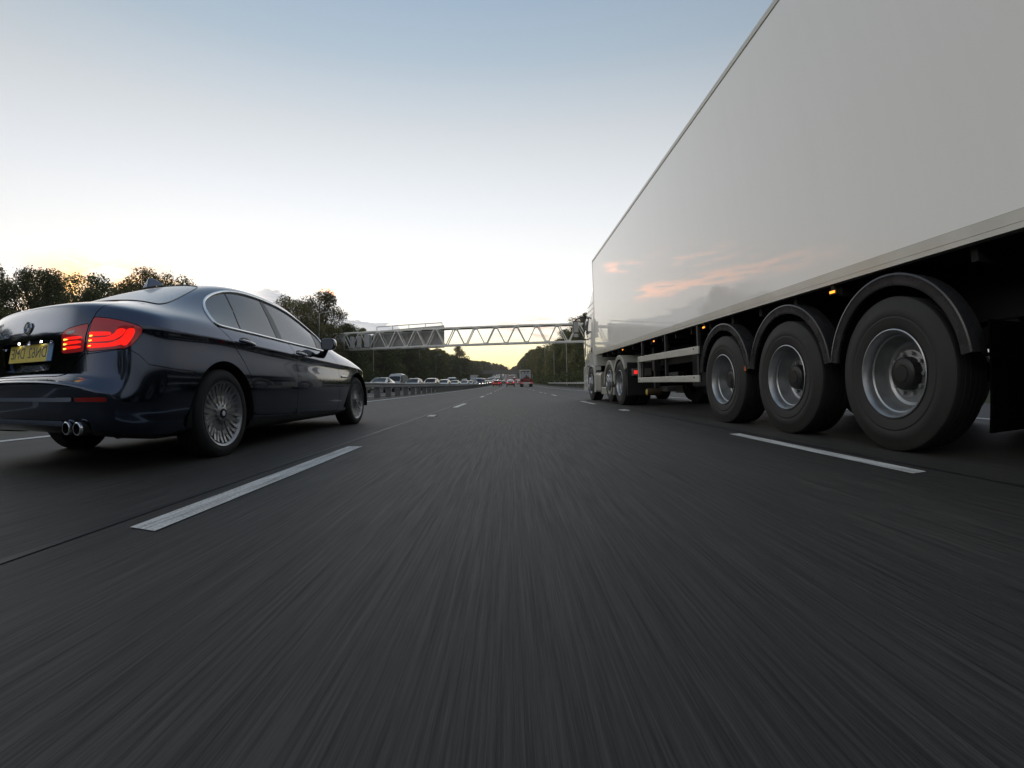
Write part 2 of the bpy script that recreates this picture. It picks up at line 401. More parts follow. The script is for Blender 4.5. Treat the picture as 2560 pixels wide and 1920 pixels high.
def barrier(name, x, y0, y1, face, sp, label, double=0.0, n_posts=100):
    root = empty(name, (x, y0, 0), 0, label, 'crash barrier')
    for xx, f in (((0, face),) if not double else ((0, face), (-double, -face))):
        b = MB(); beam(b, x + xx, y0, y1, f); b.v = [(a - x, c - y0, d) for a, c, d in b.v]; b.build('rail', galv if double else galv_l, root, smooth=50)
    pm = MB(); pw = double if double else .10
    pm.box(-pw - .0 if double else -face * .03 - .10, -.006 if double else -face * .03, -.055, .055, -.06, .70 if not double else .44)
    if double: pm.box(-pw + .01, -.01, -.04, .04, .46, .72)
    me = None; rest = MB(); k = 0; y = 0.0
    while y < y1 - y0:
        z = ground_z(y0 + y)
        if k < n_posts:
            if me is None: o = pm.build('post', galv_d, root); me = o
            else: o = me.copy(); COL.objects.link(o)
            o.location = (0, y, z)
        else: rest.box(-.2, -.02, y - .05, y + .05, z - .05, z + .7)
        k += 1; y += sp
    if rest.v: tag(rest.build('far_posts', galv_d, root), kind='stuff')
barrier('central_barrier', -6.35, 5.0, 581.0, 1, 2.0, 'long grey steel crash barrier along the central reserve beyond the blue car', double=.30)
barrier('verge_barrier', 9.45, 4.0, 112.0, -1, 2.4, 'pale steel crash barrier on the right verge below the dark trees')
# ------------------------------------------------------------------ sign gantry, lamp columns, far bridge, mast
paint_g = mat('gantry_paint', (.78, .77, .71), .5, .2, vary=(1.5, .12, 4)); panel_g = mat('sign_back', (.48, .48, .46), .5, .3, vary=(.8, .10, 4)); box_g = mat('cabinet_grey', (.46, .47, .46), .5, vary=(2, .1, 3))
conc = mat('weathered_concrete', (.22, .21, .185), .85, vary=(.6, .25, 6)); col_g = mat('lamp_column_steel', (.40, .40, .38), .5, .4)

def gantry():
    # runs slightly askew across both carriageways
    xl, xr = -26.6, 11.2; yl, yr = 63.5, 60.5; zb = 6.18; H = 2.45; D = 1.5
    root = empty('sign_gantry', (xl, yl, 0), 0, 'grey lattice steel gantry spanning both carriageways above the traffic', 'sign gantry')
    def P(t, d, z): return Vector(((xr - xl) * t, (yr - yl) * t + d, zb + .0 + z + ground_z(62) + .012 * (xr - xl) * t * .6))
    for nm, z in (('top_chord', H), ('bottom_chord', 0.0)):
        for d in (0, D):
            c = MB(); c.bar(P(0, d, z), P(1.03, d, z), .16, .20); c.build(nm, paint_g, root)
    n = 13; faces = []
    for d in (0, D):
        w = MB()
        for k in range(n):
            a, b, c = k / n, (k + .5) / n, (k + 1) / n
            w.bar(P(a + .004, d, .05), P(b - .004, d, H - .05), .13, .13); w.bar(P(b + .004, d, H - .05), P(c - .004, d, .05), .13, .13)
            for t, z in ((b, H), (a, 0)): w.bar(P(t - .008, d - .03, z - .11 if z else .11), P(t + .008, d - .03, z - .11 if z else .11), .02, .20)
        w.build('lattice', paint_g, root)
    for z in (0.0, H):
        br = MB()
        for k in range(n):
            a, b, c = k / n, (k + .5) / n, (k + 1) / n
            br.bar(P(a, .05, z), P(a, D - .05, z), .09, .09); br.bar(P(a, .05, z), P(b, D - .05, z), .07, .07); br.bar(P(b, D - .05, z), P(c, .05, z), .07, .07)
        br.build('cross_bracing', paint_g, root)
    dk = MB()
    for k in range(n): 
        a, b = (k + .62) / n, (k + 1.38) / n
        p, q = P(a, D / 2, H + .12), P(min(b, 1), D / 2, H + .12); dk.bar(p, q, D - .12, .04)
    for k in range(n * 2):
        t = (k + .5) / (2 * n); dk.bar(P(t, .04, H + .06), P(t, D - .04, H + .06), .05, .06)
    dk.bar(P(0, .06, H + .09), P(1, .06, H + .09), .05, .05); dk.bar(P(0, D - .06, H + .09), P(1, D - .06, H + .09), .05, .05)
    dk.build('walkway', paint_g, root)
    for t in (.012, 1.024):
        for d in (0, D):
            l = MB(); p = P(t, d, 0); l.bar((p.x, p.y, 0), (p.x, p.y, p.z + H), .32, .32, up=(0, 1, 0)); l.build('leg', paint_g, root)
    # back of the sign for the oncoming traffic, with its handrail
    s0, s1 = (-20.6 - xl) / (xr - xl), (-9.55 - xl) / (xr - xl)
    sg = MB(); sb = [P(s0, D + .55, -.15), P(s1, D + .55, -.15)]
    sg.add([sb[0], sb[1], sb[1] + Vector((0, 0, 3.35)), sb[0] + Vector((0, 0, 2.95)), sb[0] + Vector((0, .06, 0)), sb[1] + Vector((0, .06, 0)), sb[1] + Vector((0, .06, 3.35)), sb[0] + Vector((0, .06, 2.95))],
           [(0, 1, 2, 3), (4, 7, 6, 5), (0, 4, 5, 1), (3, 2, 6, 7), (0, 3, 7, 4), (1, 5, 6, 2)])
    sgo = sg.build('sign_panel', panel_g, root)
    rb = MB()
    for k in range(11): z = .12 + k * .28; rb.bar(sb[0] + Vector((.05, -.035, z)), sb[1] + Vector((-.05, -.035, z)), .05, .055)
    for k in range(5):
        t = (k + .5) / 5; p = sb[0].lerp(sb[1], t); rb.bar(p + Vector((0, -.12, .05)), p + Vector((0, -.12, 3.0)), .10, .09, up=(0, 1, 0))
    rb.build('stiffener', panel_g, sgo)
    hr = MB(); h0, h1 = P(s0 + .03, -.05, H + .15), P(s1, -.05, H + .15)
    for dz0, dz1 in ((.52, .66),): hr.bar(h0 + Vector((0, 0, dz0)), h1 + Vector((0, 0, dz1)), .11, .13)
    for k in range(5): p = h0.lerp(h1, k / 4); hr.bar(p, p + Vector((0, 0, .50 + .03 * k)), .10, .10, up=(0, 1, 0))
    hr.build('handrail', paint_g, root)
    # signal cabinets at the far end
    for t, w_, h_ in ((.035, 1.1, 2.2), (.085, .5, 1.7), (.115, .5, 1.75), (.15, .8, 1.9)):
        c = MB(); p = P(t, -.25, .15); c.box(p.x - w_ / 2, p.x + w_ / 2, p.y - .2, p.y + .5, p.z, p.z + h_); c.box(p.x - w_ / 2 + .1, p.x - w_ / 2 + .35, p.y - .22, p.y - .199, p.z + .3, p.z + .5)
        c.build('signal_cabinet', box_g, root, bevel=.03)
gantry()

def lamp_column(x, y, h, label, arm=0.0, both=False, group='lamp columns beside the road'):
    root = empty('street_lamp', (x, y, terr(x, y)), 0, label, 'street lamp', group)
    m = MB(); m.tube([(0, 0, -.2), (0, 0, 1.4), (0, 0, 1.42), (0, 0, h)], [.11, .11, .075, .05], 10); m.build('column', col_g, root, smooth=40)
    for s in ((-1, 1) if both else ((1,) if arm > 0 else (-1,))):
        a = MB(); L_ = abs(arm); a.tube([(0, 0, h - .05), (s * L_ * .5, 0, h + .12), (s * L_, 0, h + .15)], .04, 8); a.build('arm', col_g, root, smooth=60)
        q = MB(); q.prism([(s * (L_ - .05), h + .10), (s * (L_ + .62), h + .12), (s * (L_ + .60), h + .20), (s * (L_ + .1), h + .24)], 1, -.14, .14); q.build('lamp_head', box_g, root, bevel=.02)
    return root
lamp_column(-24.2, 53, 10.0, 'street lamp in front of the tall oak trees on the left', 1.2)
lamp_column(-24.0, 75.5, 10.0, 'tall street lamp below the gantry, nearest to the blue car bonnet', 1.2)
lamp_column(-24.0, 116, 10.0, 'street lamp right of the middle below the gantry sign', 1.2)
lamp_column(-24.0, 142, 10.0, 'street lamp under the right end of the gantry sign', 1.2)
lamp_column(11.2, 138, 12.0, 'twin-headed street lamp above the right-hand trees', .55, True)
lamp_column(11.0, 108, 8.5, 'thin pale lamp column left of the nearer one on the right verge', -1.0)
lamp_column(11.0, 84, 8.5, 'thin pale lamp column nearest to the lorry cab on the right verge', -1.0)

def bridge():
    y = 345; z = ground_z(y); root = empty('road_bridge', (-7, y, z), 0, 'low concrete road bridge crossing the motorway in the far distance', 'bridge')
    d = MB(); d.box(-40, 42, 0, 9, 5.4, 6.9); d.build('deck', conc, root)
    for yy in (-.1, 8.8):
        p = MB(); p.box(-40, 42, yy, yy + .3, 6.9, 8.0); p.build('parapet', conc, root)
    for x in (-17, 0, 18.5):
        p = MB(); p.box(x - .5, x + .5, 1, 8, -.5, 5.4); p.build('pier', conc, root)
    for x0, x1 in ((-44, -22), (24, 46)):
        p = MB(); p.prism([(x0, -1), (x1, -1), (x1 if x0 > 0 else x0, 6), (x0 if x0 > 0 else x0, 6)] if x0 < 0 else [(x0, -1), (x1, -1), (x1, 6)], 1, .5, 8.5) if x0 > 0 else p.prism([(x0, -1), (x1, -1), (x0, 6)], 1, .5, 8.5)
        p.build('abutment', conc, root)
    return root
bridge()
def mast():
    root = empty('radio_mast', (-2.2, 900, 17), 0, 'thin lattice radio mast on the horizon above the end of the road', 'mast')
    m = MB(); H = 23
    for sx, sy in ((-1, -1), (1, -1), (1, 1), (-1, 1)): m.bar((sx * 1.6, sy * 1.6, 0), (sx * .5, sy * .5, H), .35, .35)
    for k in range(10):
        t, t2 = k / 10, (k + 1) / 10; w0, w1 = 1.6 - 1.1 * t, 1.6 - 1.1 * t2
        for s in (-1, 1): m.bar((-w0, s * w0, H * t), (w1, s * w1, H * t2), .2, .2); m.bar((s * w0, -w0, H * t), (s * w1, w1, H * t2), .2, .2)
    m.build('lattice', col_g, root)
    a = MB(); a.tube([(0, 0, H), (0, 0, H + 6)], .25, 6); a.build('aerial', col_g, root)
    for k in range(3):
        d = MB(); d.tube([(1.2, -.6, H - 3 - 3 * k), (1.2, -1.4, H - 3 - 3 * k)], 1.0, 12); d.build('dish', box_g, root)
mast()
# ------------------------------------------------------------------ the dark blue saloon (its own builder)
class Surf:
    """triangle surface that can be cut along the zero line of a scalar field"""
    def __init__(s, V, N, T): s.V = V; s.N = N; s.T = T
    def cut(s, fn):
        V, N, T = s.V, s.N, s.T
        val = fn(V); val = np.where(np.abs(val) < 1e-7, 1e-7, val); neg = val < 0
        k = neg[T].sum(1); tin = [T[k == 3]]; tout = [T[k == 0]]
        newV, newN, cache, seg = [], [], {}, []
        def mid(a, b):
            key = (a, b) if a < b else (b, a)
            if key not in cache:
                t = val[a] / (val[a] - val[b]); p = V[a] + (V[b] - V[a]) * t; q = N[a] + (N[b] - N[a]) * t
                cache[key] = len(V) + len(newV); newV.append(p); newN.append(q / np.linalg.norm(q))
            return cache[key]
        ai, ao = [], []
        for t in T[(k == 1) | (k == 2)]:
            ng = neg[t]; one = 1 if ng.sum() == 1 else 0
            i = int(np.where(ng == bool(one))[0][0]); a, b, c = int(t[i]), int(t[(i + 1) % 3]), int(t[(i + 2) % 3])
            ab, ca = mid(a, b), mid(c, a)
            lone = [(a, ab, ca)]; rest = [(ab, b, c), (ab, c, ca)]
            if one: ai += lone; ao += rest; seg.append((ab, ca))
            else: ao += lone; ai += rest; seg.append((ca, ab))
        if newV: V = np.vstack([V, np.array(newV)]); N = np.vstack([N, np.array(newN)])
        mk = lambda base, ex: Surf(V, N, np.vstack(base + ([np.array(ex, int)] if ex else [])))
        s.loops = chain(seg, V, N)
        return mk(tin, ai), mk(tout, ao)
    def split_gap(s, fn, g=0.0028):
        inn, rest = s.cut(lambda V: fn(V) + g); _, out = rest.cut(lambda V: fn(V) - g); return inn, out
    def moved(s, d):
        return Surf(s.V + s.N * d, s.N, s.T)
    def mirrored(s):
        f = np.array([-1., 1, 1]); return Surf(s.V * f, s.N * f, s.T[:, ::-1])
    def joined(s, o):
        return Surf(np.vstack([s.V, o.V]), np.vstack([s.N, o.N]), np.vstack([s.T, o.T + len(s.V)]))
    def build(s, name, m, parent):
        if len(s.T) == 0: return None
        idx, inv = np.unique(s.T.ravel(), return_inverse=True); V = s.V[idx]; N = s.N[idx]; T = inv.reshape(-1, 3)
        me = bpy.data.meshes.new(name); me.from_pydata(V.tolist(), [], T.tolist()); me.materials.append(m); me.shade_smooth()
        me.normals_split_custom_set_from_vertices([tuple(n) for n in N])
        o = bpy.data.objects.new(name, me); COL.objects.link(o); o.parent = parent; return o

def chain(seg, V, N):
    nxt = {a: b for a, b in seg}; starts = set(nxt) - set(nxt.values()); out = []; left = dict(nxt)
    for st in list(starts) + list(nxt):
        if st not in left: continue
        l = [st]
        while l[-1] in left: l.append(left.pop(l[-1]))
        if len(l) > 2: out.append((V[l], N[l], l[0] == l[-1]))
    return out

def sd_poly(P, poly):
    poly = np.asarray(poly, float); n = len(poly); d = np.full(len(P), 1e9); ins = np.zeros(len(P), bool)
    for i in range(n):
        a, b = poly[i], poly[(i + 1) % n]; e = b - a; w = P - a
        t = np.clip((w @ e) / max(e @ e, 1e-12), 0, 1); q = w - t[:, None] * e; d = np.minimum(d, np.hypot(q[:, 0], q[:, 1]))
        c = (a[1] > P[:, 1]) != (b[1] > P[:, 1])
        with np.errstate(divide='ignore', invalid='ignore'):
            ins ^= c & (P[:, 0] < (b[0] - a[0]) * (P[:, 1] - a[1]) / (b[1] - a[1] + 1e-15) + a[0])
    return np.where(ins, -d, d)

def smooth_poly(pts, n=3, keep=()):
    """round a closed outline by corner cutting, except at the kept corners"""
    pts = [tuple(p) for p in pts]; keep = {tuple(pts[i]) for i in keep}
    for _ in range(n):
        out = []
        for i, p in enumerate(pts):
            a, b = pts[i - 1], pts[(i + 1) % len(pts)]
            if p in keep: out.append(p)
            else: out += [(p[0] * .75 + a[0] * .25, p[1] * .75 + a[1] * .25), (p[0] * .75 + b[0] * .25, p[1] * .75 + b[1] * .25)]
        pts = out
    return pts

def car_cage():
    """control cage of the right half: w to the right, s forward from the rear axle, z up"""
    W = [[0, .2, .4, .54, .65, .745, .82, .872]] ; S = [[-.965, -.962, -.95, -.928, -.885, -.82, -.733, -.63]]; Z = [[1.036, 1.034, 1.028, 1.018, 1.005, .989, .970, .952]]
    def row(w, s, z): W.append(w); S.append(s if isinstance(s, list) else [s] * 8); Z.append(z)
    row([0, .2, .4, .54, .65, .745, .81, .862], [-.80, -.80, -.79, -.77, -.735, -.685, -.61, -.51], [1.075, 1.073, 1.065, 1.053, 1.036, 1.014, .993, .968])
    row([0, .2, .4, .54, .645, .735, .80, .856], [-.565, -.563, -.553, -.535, -.50, -.455, -.39, -.31], [1.105, 1.103, 1.095, 1.082, 1.065, 1.043, 1.015, .980])
    row([0, .2, .4, .525, .605, .69, .772, .852], [-.14, -.14, -.135, -.13, -.13, -.13, -.12, -.10], [1.275, 1.271, 1.255, 1.233, 1.203, 1.125, 1.048, .982])
    row([0, .2, .4, .52, .588, .672, .76, .848], [.25] * 8, [1.405, 1.401, 1.385, 1.362, 1.322, 1.205, 1.085, .978])
    row([0, .2, .4, .525, .592, .675, .76, .846], [.65] * 8, [1.462, 1.459, 1.445, 1.424, 1.388, 1.25, 1.105, .972])
    row([0, .2, .4, .525, .595, .678, .762, .846], [1.1] * 8, [1.468, 1.465, 1.451, 1.430, 1.394, 1.25, 1.10, .963])
    row([0, .2, .4, .525, .598, .682, .768, .848], [1.5] * 8, [1.446, 1.443, 1.43, 1.408, 1.37, 1.235, 1.09, .953])
    row([0, .2, .4, .535, .615, .70, .782, .852], [1.9] * 8, [1.345, 1.342, 1.33, 1.303, 1.258, 1.16, 1.053, .942])
    row([0, .2, .4, .555, .66, .74, .808, .858], [2.28, 2.28, 2.27, 2.26, 2.25, 2.25, 2.25, 2.25], [1.185, 1.182, 1.17, 1.145, 1.10, 1.043, .985, .925])
    row([0, .2, .4, .56, .67, .745, .808, .855], [2.6, 2.6, 2.58, 2.56, 2.54, 2.53, 2.52, 2.5], [1.03, 1.028, 1.02, 1.007, .987, .962, .932, .895])
    row([0, .2, .4, .55, .66, .74, .80, .848], [2.97] * 8, [.99, .988, .98, .967, .945, .915, .885, .85])
    row([0, .2, .4, .54, .645, .72, .78, .828], [3.3] * 8, [.935, .933, .924, .908, .885, .855, .82, .785])
    row([0, .2, .4, .52, .61, .69, .75, .795], [3.70, 3.69, 3.66, 3.62, 3.57, 3.52, 3.47, 3.42], [.80, .798, .79, .78, .765, .75, .735, .715])
    top = [[np.array((W[r][j], S[r][j], Z[r][j])) for j in range(8)] for r in range(14)]
    per = [('R', j) for j in range(8)] + [('S', r) for r in range(1, 13)] + [('F', j) for j in range(7, -1, -1)]
    lamp = [(0, -1.012), (.21, -1.01), (.42, -1.002), (.575, -.985), (.695, -.942), (.79, -.875), (.86, -.775), (.905, -.64)]
    bump = [(0, -1.112), (.22, -1.108), (.43, -1.098), (.60, -1.075), (.72, -1.035), (.82, -.965), (.885, -.84), (.918, -.66)]
    bumpF = [(0, 3.83), (.2, 3.82), (.4, 3.785), (.52, 3.74), (.63, 3.68), (.74, 3.60), (.82, 3.51), (.868, 3.40)]
    zc = [None, .978, .90, .825, .72, .592, .566, .42, .30, .25]
    zs = [None, .915, .867, .805, .68, .52, .36, .285, .19, .165]
    ws = [None, .888, .909, .896, .914, .921, .905, .885, .868, .78]
    lower = []
    for kind, i in per:
        col = []
        if kind == 'S':
            p = top[i][7]; s = p[1]
            tp = 0.0 if s < 2.5 else -.03 * ((s - 2.5) / .8) ** 2
            fl = .006 * (math.exp(-(s / .45) ** 2) + math.exp(-((s - 2.968) / .45) ** 2))
            dz = -.032 * max(0.0, s) / 1.0 * (1 if s < 2.7 else 1)          # the crease falls towards the nose
            for L in range(1, 10):
                z = zs[L] + (dz if L <= 3 else dz * .4 if L == 4 else 0)
                if L == 1: z = (p[2] + zs[2] + dz) / 2 + .003
                w = ws[L] + tp + (fl if 3 <= L <= 6 else 0)
                if L == 3: w += .012 * max(0, min(1, (s - 2.2) / .6))
                if s < -.25 and L >= 7: z += .03
                if L == 7 and s > 0: z -= .025 * min(s, 2.6) / 2.6
                col.append(np.array((w, s, z)))
        else:
            j = i; p = top[0 if kind == 'R' else 13][j]; a, b = (lamp[j], bump[j]) if kind == 'R' else (bumpF[j], bumpF[j])
            if kind == 'F': a = (bumpF[j][0] * .99, bumpF[j][1] - .03)
            t = j / 7; t = t ** 2.2
            for L in range(1, 10):
                z = zc[L] * (1 - t) + zs[L] * t
                if kind == 'F': z = {1: .70, 2: .66, 3: .60, 4: .54, 5: .47, 6: .38, 7: .30, 8: .21, 9: .18}[L]
                if L == 1: q = ((p[0] + a[0]) / 2, (p[1] + a[1]) / 2 - .004)
                elif L == 2: q = a
                elif L == 3: q = (a[0] - .010 * t, a[1] + (-.022 if kind == 'R' else .02) * (1 - t) + .006 * t)
                elif L == 4: k_ = .08 + .37 * t if kind == 'R' else .45; q = (a[0] * (1 - k_) + b[0] * k_, a[1] * (1 - k_) + b[1] * k_)
                elif L == 5: k_ = .14 + .61 * t if kind == 'R' else .75; q = (a[0] * (1 - k_) + b[0] * k_, a[1] * (1 - k_) + b[1] * k_)
                elif L == 6: q = (b[0] - .013 * t, b[1] + (.006 * (1 - t) if kind == 'R' else 0))
                elif L == 7: q = (b[0] - .033 * t, b[1] + (.024 if kind == 'R' else -.014) * (1 - t))
                elif L == 8: q = (b[0] - .05 * t, b[1] + (.035 if kind == 'R' else -.03) * (1 - t) )
                else: q = (b[0] - .138 * t, b[1] + (.16 if kind == 'R' else -.16) * (1 - t * .6))
                if kind == 'R' and L >= 7: z += .03 * t
                col.append(np.array((q[0], q[1], z)))
        lower.append(col)
    V = []; ids = {}
    def vid(key, p):
        if key not in ids: ids[key] = len(V); V.append(p)
        return ids[key]
    F = []; crease = []
    for r in range(14):
        for j in range(8): vid(('t', r, j), top[r][j])
    for r in range(13):
        for j in range(7): F.append((vid(('t', r, j), 0), vid(('t', r, j + 1), 0), vid(('t', r + 1, j + 1), 0), vid(('t', r + 1, j), 0)))
    def lev(i, L):
        if L == 0:
            k, q = per[i]; return ids[('t', 0, q)] if k == 'R' else ids[('t', q, 7)] if k == 'S' else ids[('t', 13, q)]
        return vid(('l', i, L), lower[i][L - 1])
    for i in range(len(per) - 1):
        for L in range(9):
            F.append((lev(i, L), lev(i, L + 1), lev(i + 1, L + 1), lev(i + 1, L)))
    for i in range(len(per) - 1):
        k = per[i][0]; k2 = per[i + 1][0]
        if k == 'S' or (k == 'R' and per[i][1] >= 4): crease.append((lev(i, 2), lev(i + 1, 2), .55 if k == 'S' else .35))
        crease.append((lev(i, 7), lev(i + 1, 7), .5))
        if k == 'R' and per[i][1] < 5: crease += [(lev(i, 6), lev(i + 1, 6), .75), (lev(i, 5), lev(i + 1, 5), .6)]
        crease.append((lev(i, 9), lev(i + 1, 9), 1.0))
    for j in range(7): crease.append((ids[('t', 0, j)], ids[('t', 0, j + 1)], .25))
    return V, F, crease

def car_surface(levels=3):
    V, F, cr = car_cage(); n = len(V)
    # mirror across the middle so that the subdivided surface is smooth there
    mp = {}; V2 = list(V)
    for i, p in enumerate(V):
        if abs(p[0]) < 1e-6: mp[i] = i
        else: mp[i] = len(V2); V2.append(np.array((-p[0], p[1], p[2])))
    F2 = F + [tuple(mp[i] for i in f[::-1]) for f in F]
    me = bpy.data.meshes.new('tmp'); me.from_pydata([tuple(p) for p in V2], [], F2)
    ed = {tuple(sorted(e.vertices)): e.index for e in me.edges}
    at = me.attributes.new('crease_edge', 'FLOAT', 'EDGE')
    for a, b, c in cr:
        for q in ((a, b), (mp[a], mp[b])):
            e = ed.get(tuple(sorted(q)))
            if e is not None: at.data[e].value = c
    o = bpy.data.objects.new('tmp', me); COL.objects.link(o)
    md = o.modifiers.new('s', 'SUBSURF'); md.levels = md.render_levels = levels; md.boundary_smooth = 'PRESERVE_CORNERS'
    dg = bpy.context.evaluated_depsgraph_get(); ev = o.evaluated_get(dg).to_mesh()
    ev.calc_loop_triangles()
    P = np.empty(len(ev.vertices) * 3); ev.vertices.foreach_get('co', P); P = P.reshape(-1, 3)
    Nn = np.array([tuple(v.normal) for v in ev.vertices]); T = np.empty(len(ev.loop_triangles) * 3, np.int32); ev.loop_triangles.foreach_get('vertices', T); T = T.reshape(-1, 3).astype(int)
    o.evaluated_get(dg).to_mesh_clear(); bpy.data.objects.remove(o); bpy.data.meshes.remove(me)
    # outward normals
    c = P[T].mean(1); fn = np.cross(P[T[:, 1]] - P[T[:, 0]], P[T[:, 2]] - P[T[:, 0]])
    if (fn * (c - np.array([0, 1.3, .7]))).sum() < 0: T = T[:, ::-1]; Nn = -Nn
    keep = (P[T][:, :, 0] > -1e-5).all(1)
    return Surf(P, Nn, T[keep])

def phi_z(V):
    return np.stack([np.degrees(np.arctan2(V[:, 0] - .45, -(V[:, 1] + .6))) * .009, V[:, 2]], 1)

WIN = [(-.043, .970), (-.047, 1.03), (-.032, 1.09), (-.002, 1.142), (.04, 1.182), (.111, 1.225), (.211, 1.269), (.325, 1.308), (.432, 1.334), (.539, 1.351), (.721, 1.363), (.96, 1.361),
       (1.232, 1.345), (1.466, 1.312), (1.7, 1.250), (1.9, 1.176), (2.06, 1.095), (2.05, 1.02), (2.0, .925), (1.78, .930), (1.43, .938), (.94, .950), (.533, .960), (.187, .966)]
DOOR_R = [(-.043, .964), (.029, .916), (.097, .87), (.131, .829), (.203, .772), (.275, .704), (.330, .626), (.392, .50), (.415, .40), (.425, .292), (.8, .272), (1.203, .262),
          (1.203, .675), (1.195, .76), (1.156, .84), (1.128, .885), (1.072, .945), (.533, .958), (.187, .964)]
DOOR_F = [(1.072, .945), (1.128, .885), (1.156, .84), (1.195, .76), (1.203, .675), (1.203, .262), (1.8, .245), (2.30, .232), (2.312, .45), (2.307, .715), (2.259, .790), (2.176, .871), (2.03, .93), (1.43, .937)]
LENS_O = [(.2231, .9252), (.3398, .9169), (.4433, .9032), (.529, .8868), (.5839, .8737), (.6003, .8618), (.5938, .8358), (.5624, .7956), (.5156, .755), (.4716, .7377), (.425, .7366), (.3422, .7297), (.2656, .7247), (.2024, .7237), (.186, .729), (.186, .7697), (.2, .8361), (.2129, .8972)]
LENS_I = [(-.0874, .832), (-.0631, .8503), (-.0209, .8645), (.0815, .8776), (.188, .8865), (.184, .8557), (.172, .8113), (.166, .7609), (.160, .7236), (.0612, .7185), (-.0277, .7169), (-.0804, .7189), (-.0797, .7444), (-.0788, .7959)]
BARS_O = [[(.2017, .8372), (.2281, .8354), (.3703, .8348), (.3844, .828), (.3793, .82), (.3605, .8135), (.199, .8105)],
          [(.1973, .7999), (.2741, .8009), (.3539, .8043), (.3983, .8238), (.421, .8546), (.48, .8563), (.4697, .8299), (.4405, .8068), (.3859, .7835), (.2977, .7787), (.1942, .7773)],
          [(.1902, .7689), (.2992, .7682), (.3757, .7707), (.441, .794), (.47, .8236), (.4894, .8586), (.547, .8587), (.5387, .8264), (.5008, .7704), (.4678, .7502), (.4602, .7660), (.4241, .7567), (.3773, .7482), (.2625, .7425), (.1884, .7419)]]
BARS_I = [[(-.0657, .8102), (.155, .8172), (.1487, .7993), (-.0647, .7943)], [(-.0669, .7853), (.1487, .7904), (.1416, .7720), (-.0667, .7671)], [(-.0693, .7565), (.1419, .7609), (.1368, .7422), (-.0691, .7409)]]

def trim_tube(name, loops, r, m, parent, lift=0.003, side=1, minlen=.3):
    mb = MB()
    for P, Nn, closed in loops:
        if np.linalg.norm(np.diff(P, axis=0), axis=1).sum() < minlen: continue
        Q = P + Nn * lift
        keep = [0]
        for i in range(1, len(Q)):
            if np.linalg.norm(Q[i] - Q[keep[-1]]) > .012: keep.append(i)
        Q = Q[keep]
        if closed and np.linalg.norm(Q[0] - Q[-1]) < .012: Q = Q[:-1]
        for _ in range(2):
            Q2 = Q.copy()
            if closed: Q2 = (np.roll(Q, 1, 0) + 2 * Q + np.roll(Q, -1, 0)) / 4
            else: Q2[1:-1] = (Q[:-2] + 2 * Q[1:-1] + Q[2:]) / 4
            Q = Q2
        mb.tube([(side * a, b, c) for a, b, c in Q], r, 8, closed=closed)
    return mb.build(name, m, parent, smooth=60)

def car_wheel(parent, x, y, z, side, M_tyre, M_rim, M_dark, M_cap_b, M_cap_w, R=.325, rim=.236, width=.235, spokes=14, name='wheel'):
    """wheel > tyre, rim, hub_cap; outer face at x on the given side"""
    wh = empty(name, (x, y, z)); wh.parent = parent
    if side < 0: wh.rotation_euler = (0, 0, math.pi)
    t = MB(); w = width
    prof = [(rim - .012, -.012), (rim + .006, -.004), (rim + .02, .002), (R - .05, .004), (R - .022, -.004), (R - .008, -.016), (R - .001, -.03)]
    for i in range(4):
        a = .035 + i * (w - .07) / 3.6
        prof += [(R, -a), (R, -a - .03), (R - .007, -a - .032), (R - .007, -a - .040), (R, -a - .042)]
    prof += [(R - .006, -w + .016), (R - .03, -w + .002), (rim, -w), (rim - .02, -w)]
    t.lathe(prof, n=64); t.build('tyre', M_tyre, wh, smooth=35)
    r = MB()
    r.lathe([(rim - .03, -w + .02), (rim - .03, -.07), (rim - .022, -.02), (rim - .008, -.004), (rim + .003, .001), (rim + .004, -.006), (rim - .004, -.014)], n=64)
    for k in range(spokes):
        for d in (-.10, .10):
            a0 = 2 * math.pi * k / spokes; a1 = a0 + d * 1.35
            pts = []
            for q in np.linspace(0, 1, 5):
                rr = .045 + (rim - .062) * q; a = a0 + (a1 - a0) * q
                pts.append((-.028 + .012 * q - .018 * math.sin(math.pi * q), rr * math.cos(a), rr * math.sin(a)))
            for i in range(4):
                r.bar(pts[i], pts[i + 1], .017 + .002 * i, .018, up=(1, 0, 0))
    r.lathe([(0.0, -.012), (.052, -.012), (.066, -.02), (.07, -.05)], n=32)
    for k in range(5):
        a = 2 * math.pi * k / 5 + .3; r.tube([(-.02, .055 * math.cos(a), .055 * math.sin(a)), (-.008, .055 * math.cos(a), .055 * math.sin(a))], .008, 6)
    r.build('rim', M_rim, wh, smooth=40)
    b = MB(); b.lathe([(0.0, -.034), (.212, -.034), (.212, -.07), (.0, -.07)], n=40); b.build('wheel_disc', M_dark, wh, smooth=40)
    c = MB()
    c.lathe([(0, -.004), (.019, -.004)], n=24, m=1); c.lathe([(.019, -.0045), (.034, -.005), (.036, -.014)], n=24, m=0)
    c.build('hub_cap', [M_cap_b, M_cap_w], wh, smooth=40)
    return wh

def text_mesh(name, body, size, m, parent, matrix, extrude=.0008, space=1.0, sx=1.0):
    cu = bpy.data.curves.new('tmp_text', 'FONT'); cu.body = body; cu.size = size; cu.align_x = 'CENTER'; cu.align_y = 'CENTER'; cu.extrude = extrude; cu.space_character = space
    o = bpy.data.objects.new('tmp_text', cu); COL.objects.link(o)
    dg = bpy.context.evaluated_depsgraph_get(); dg.update()
    me = bpy.data.meshes.new_from_object(o.evaluated_get(dg)); bpy.data.objects.remove(o); bpy.data.curves.remove(cu)
    me.transform(matrix @ Matrix.Diagonal((sx, 1, 1, 1))); me.name = name; me.materials.clear(); me.materials.append(m)
    q = bpy.data.objects.new(name, me); COL.objects.link(q); q.parent = parent; return q

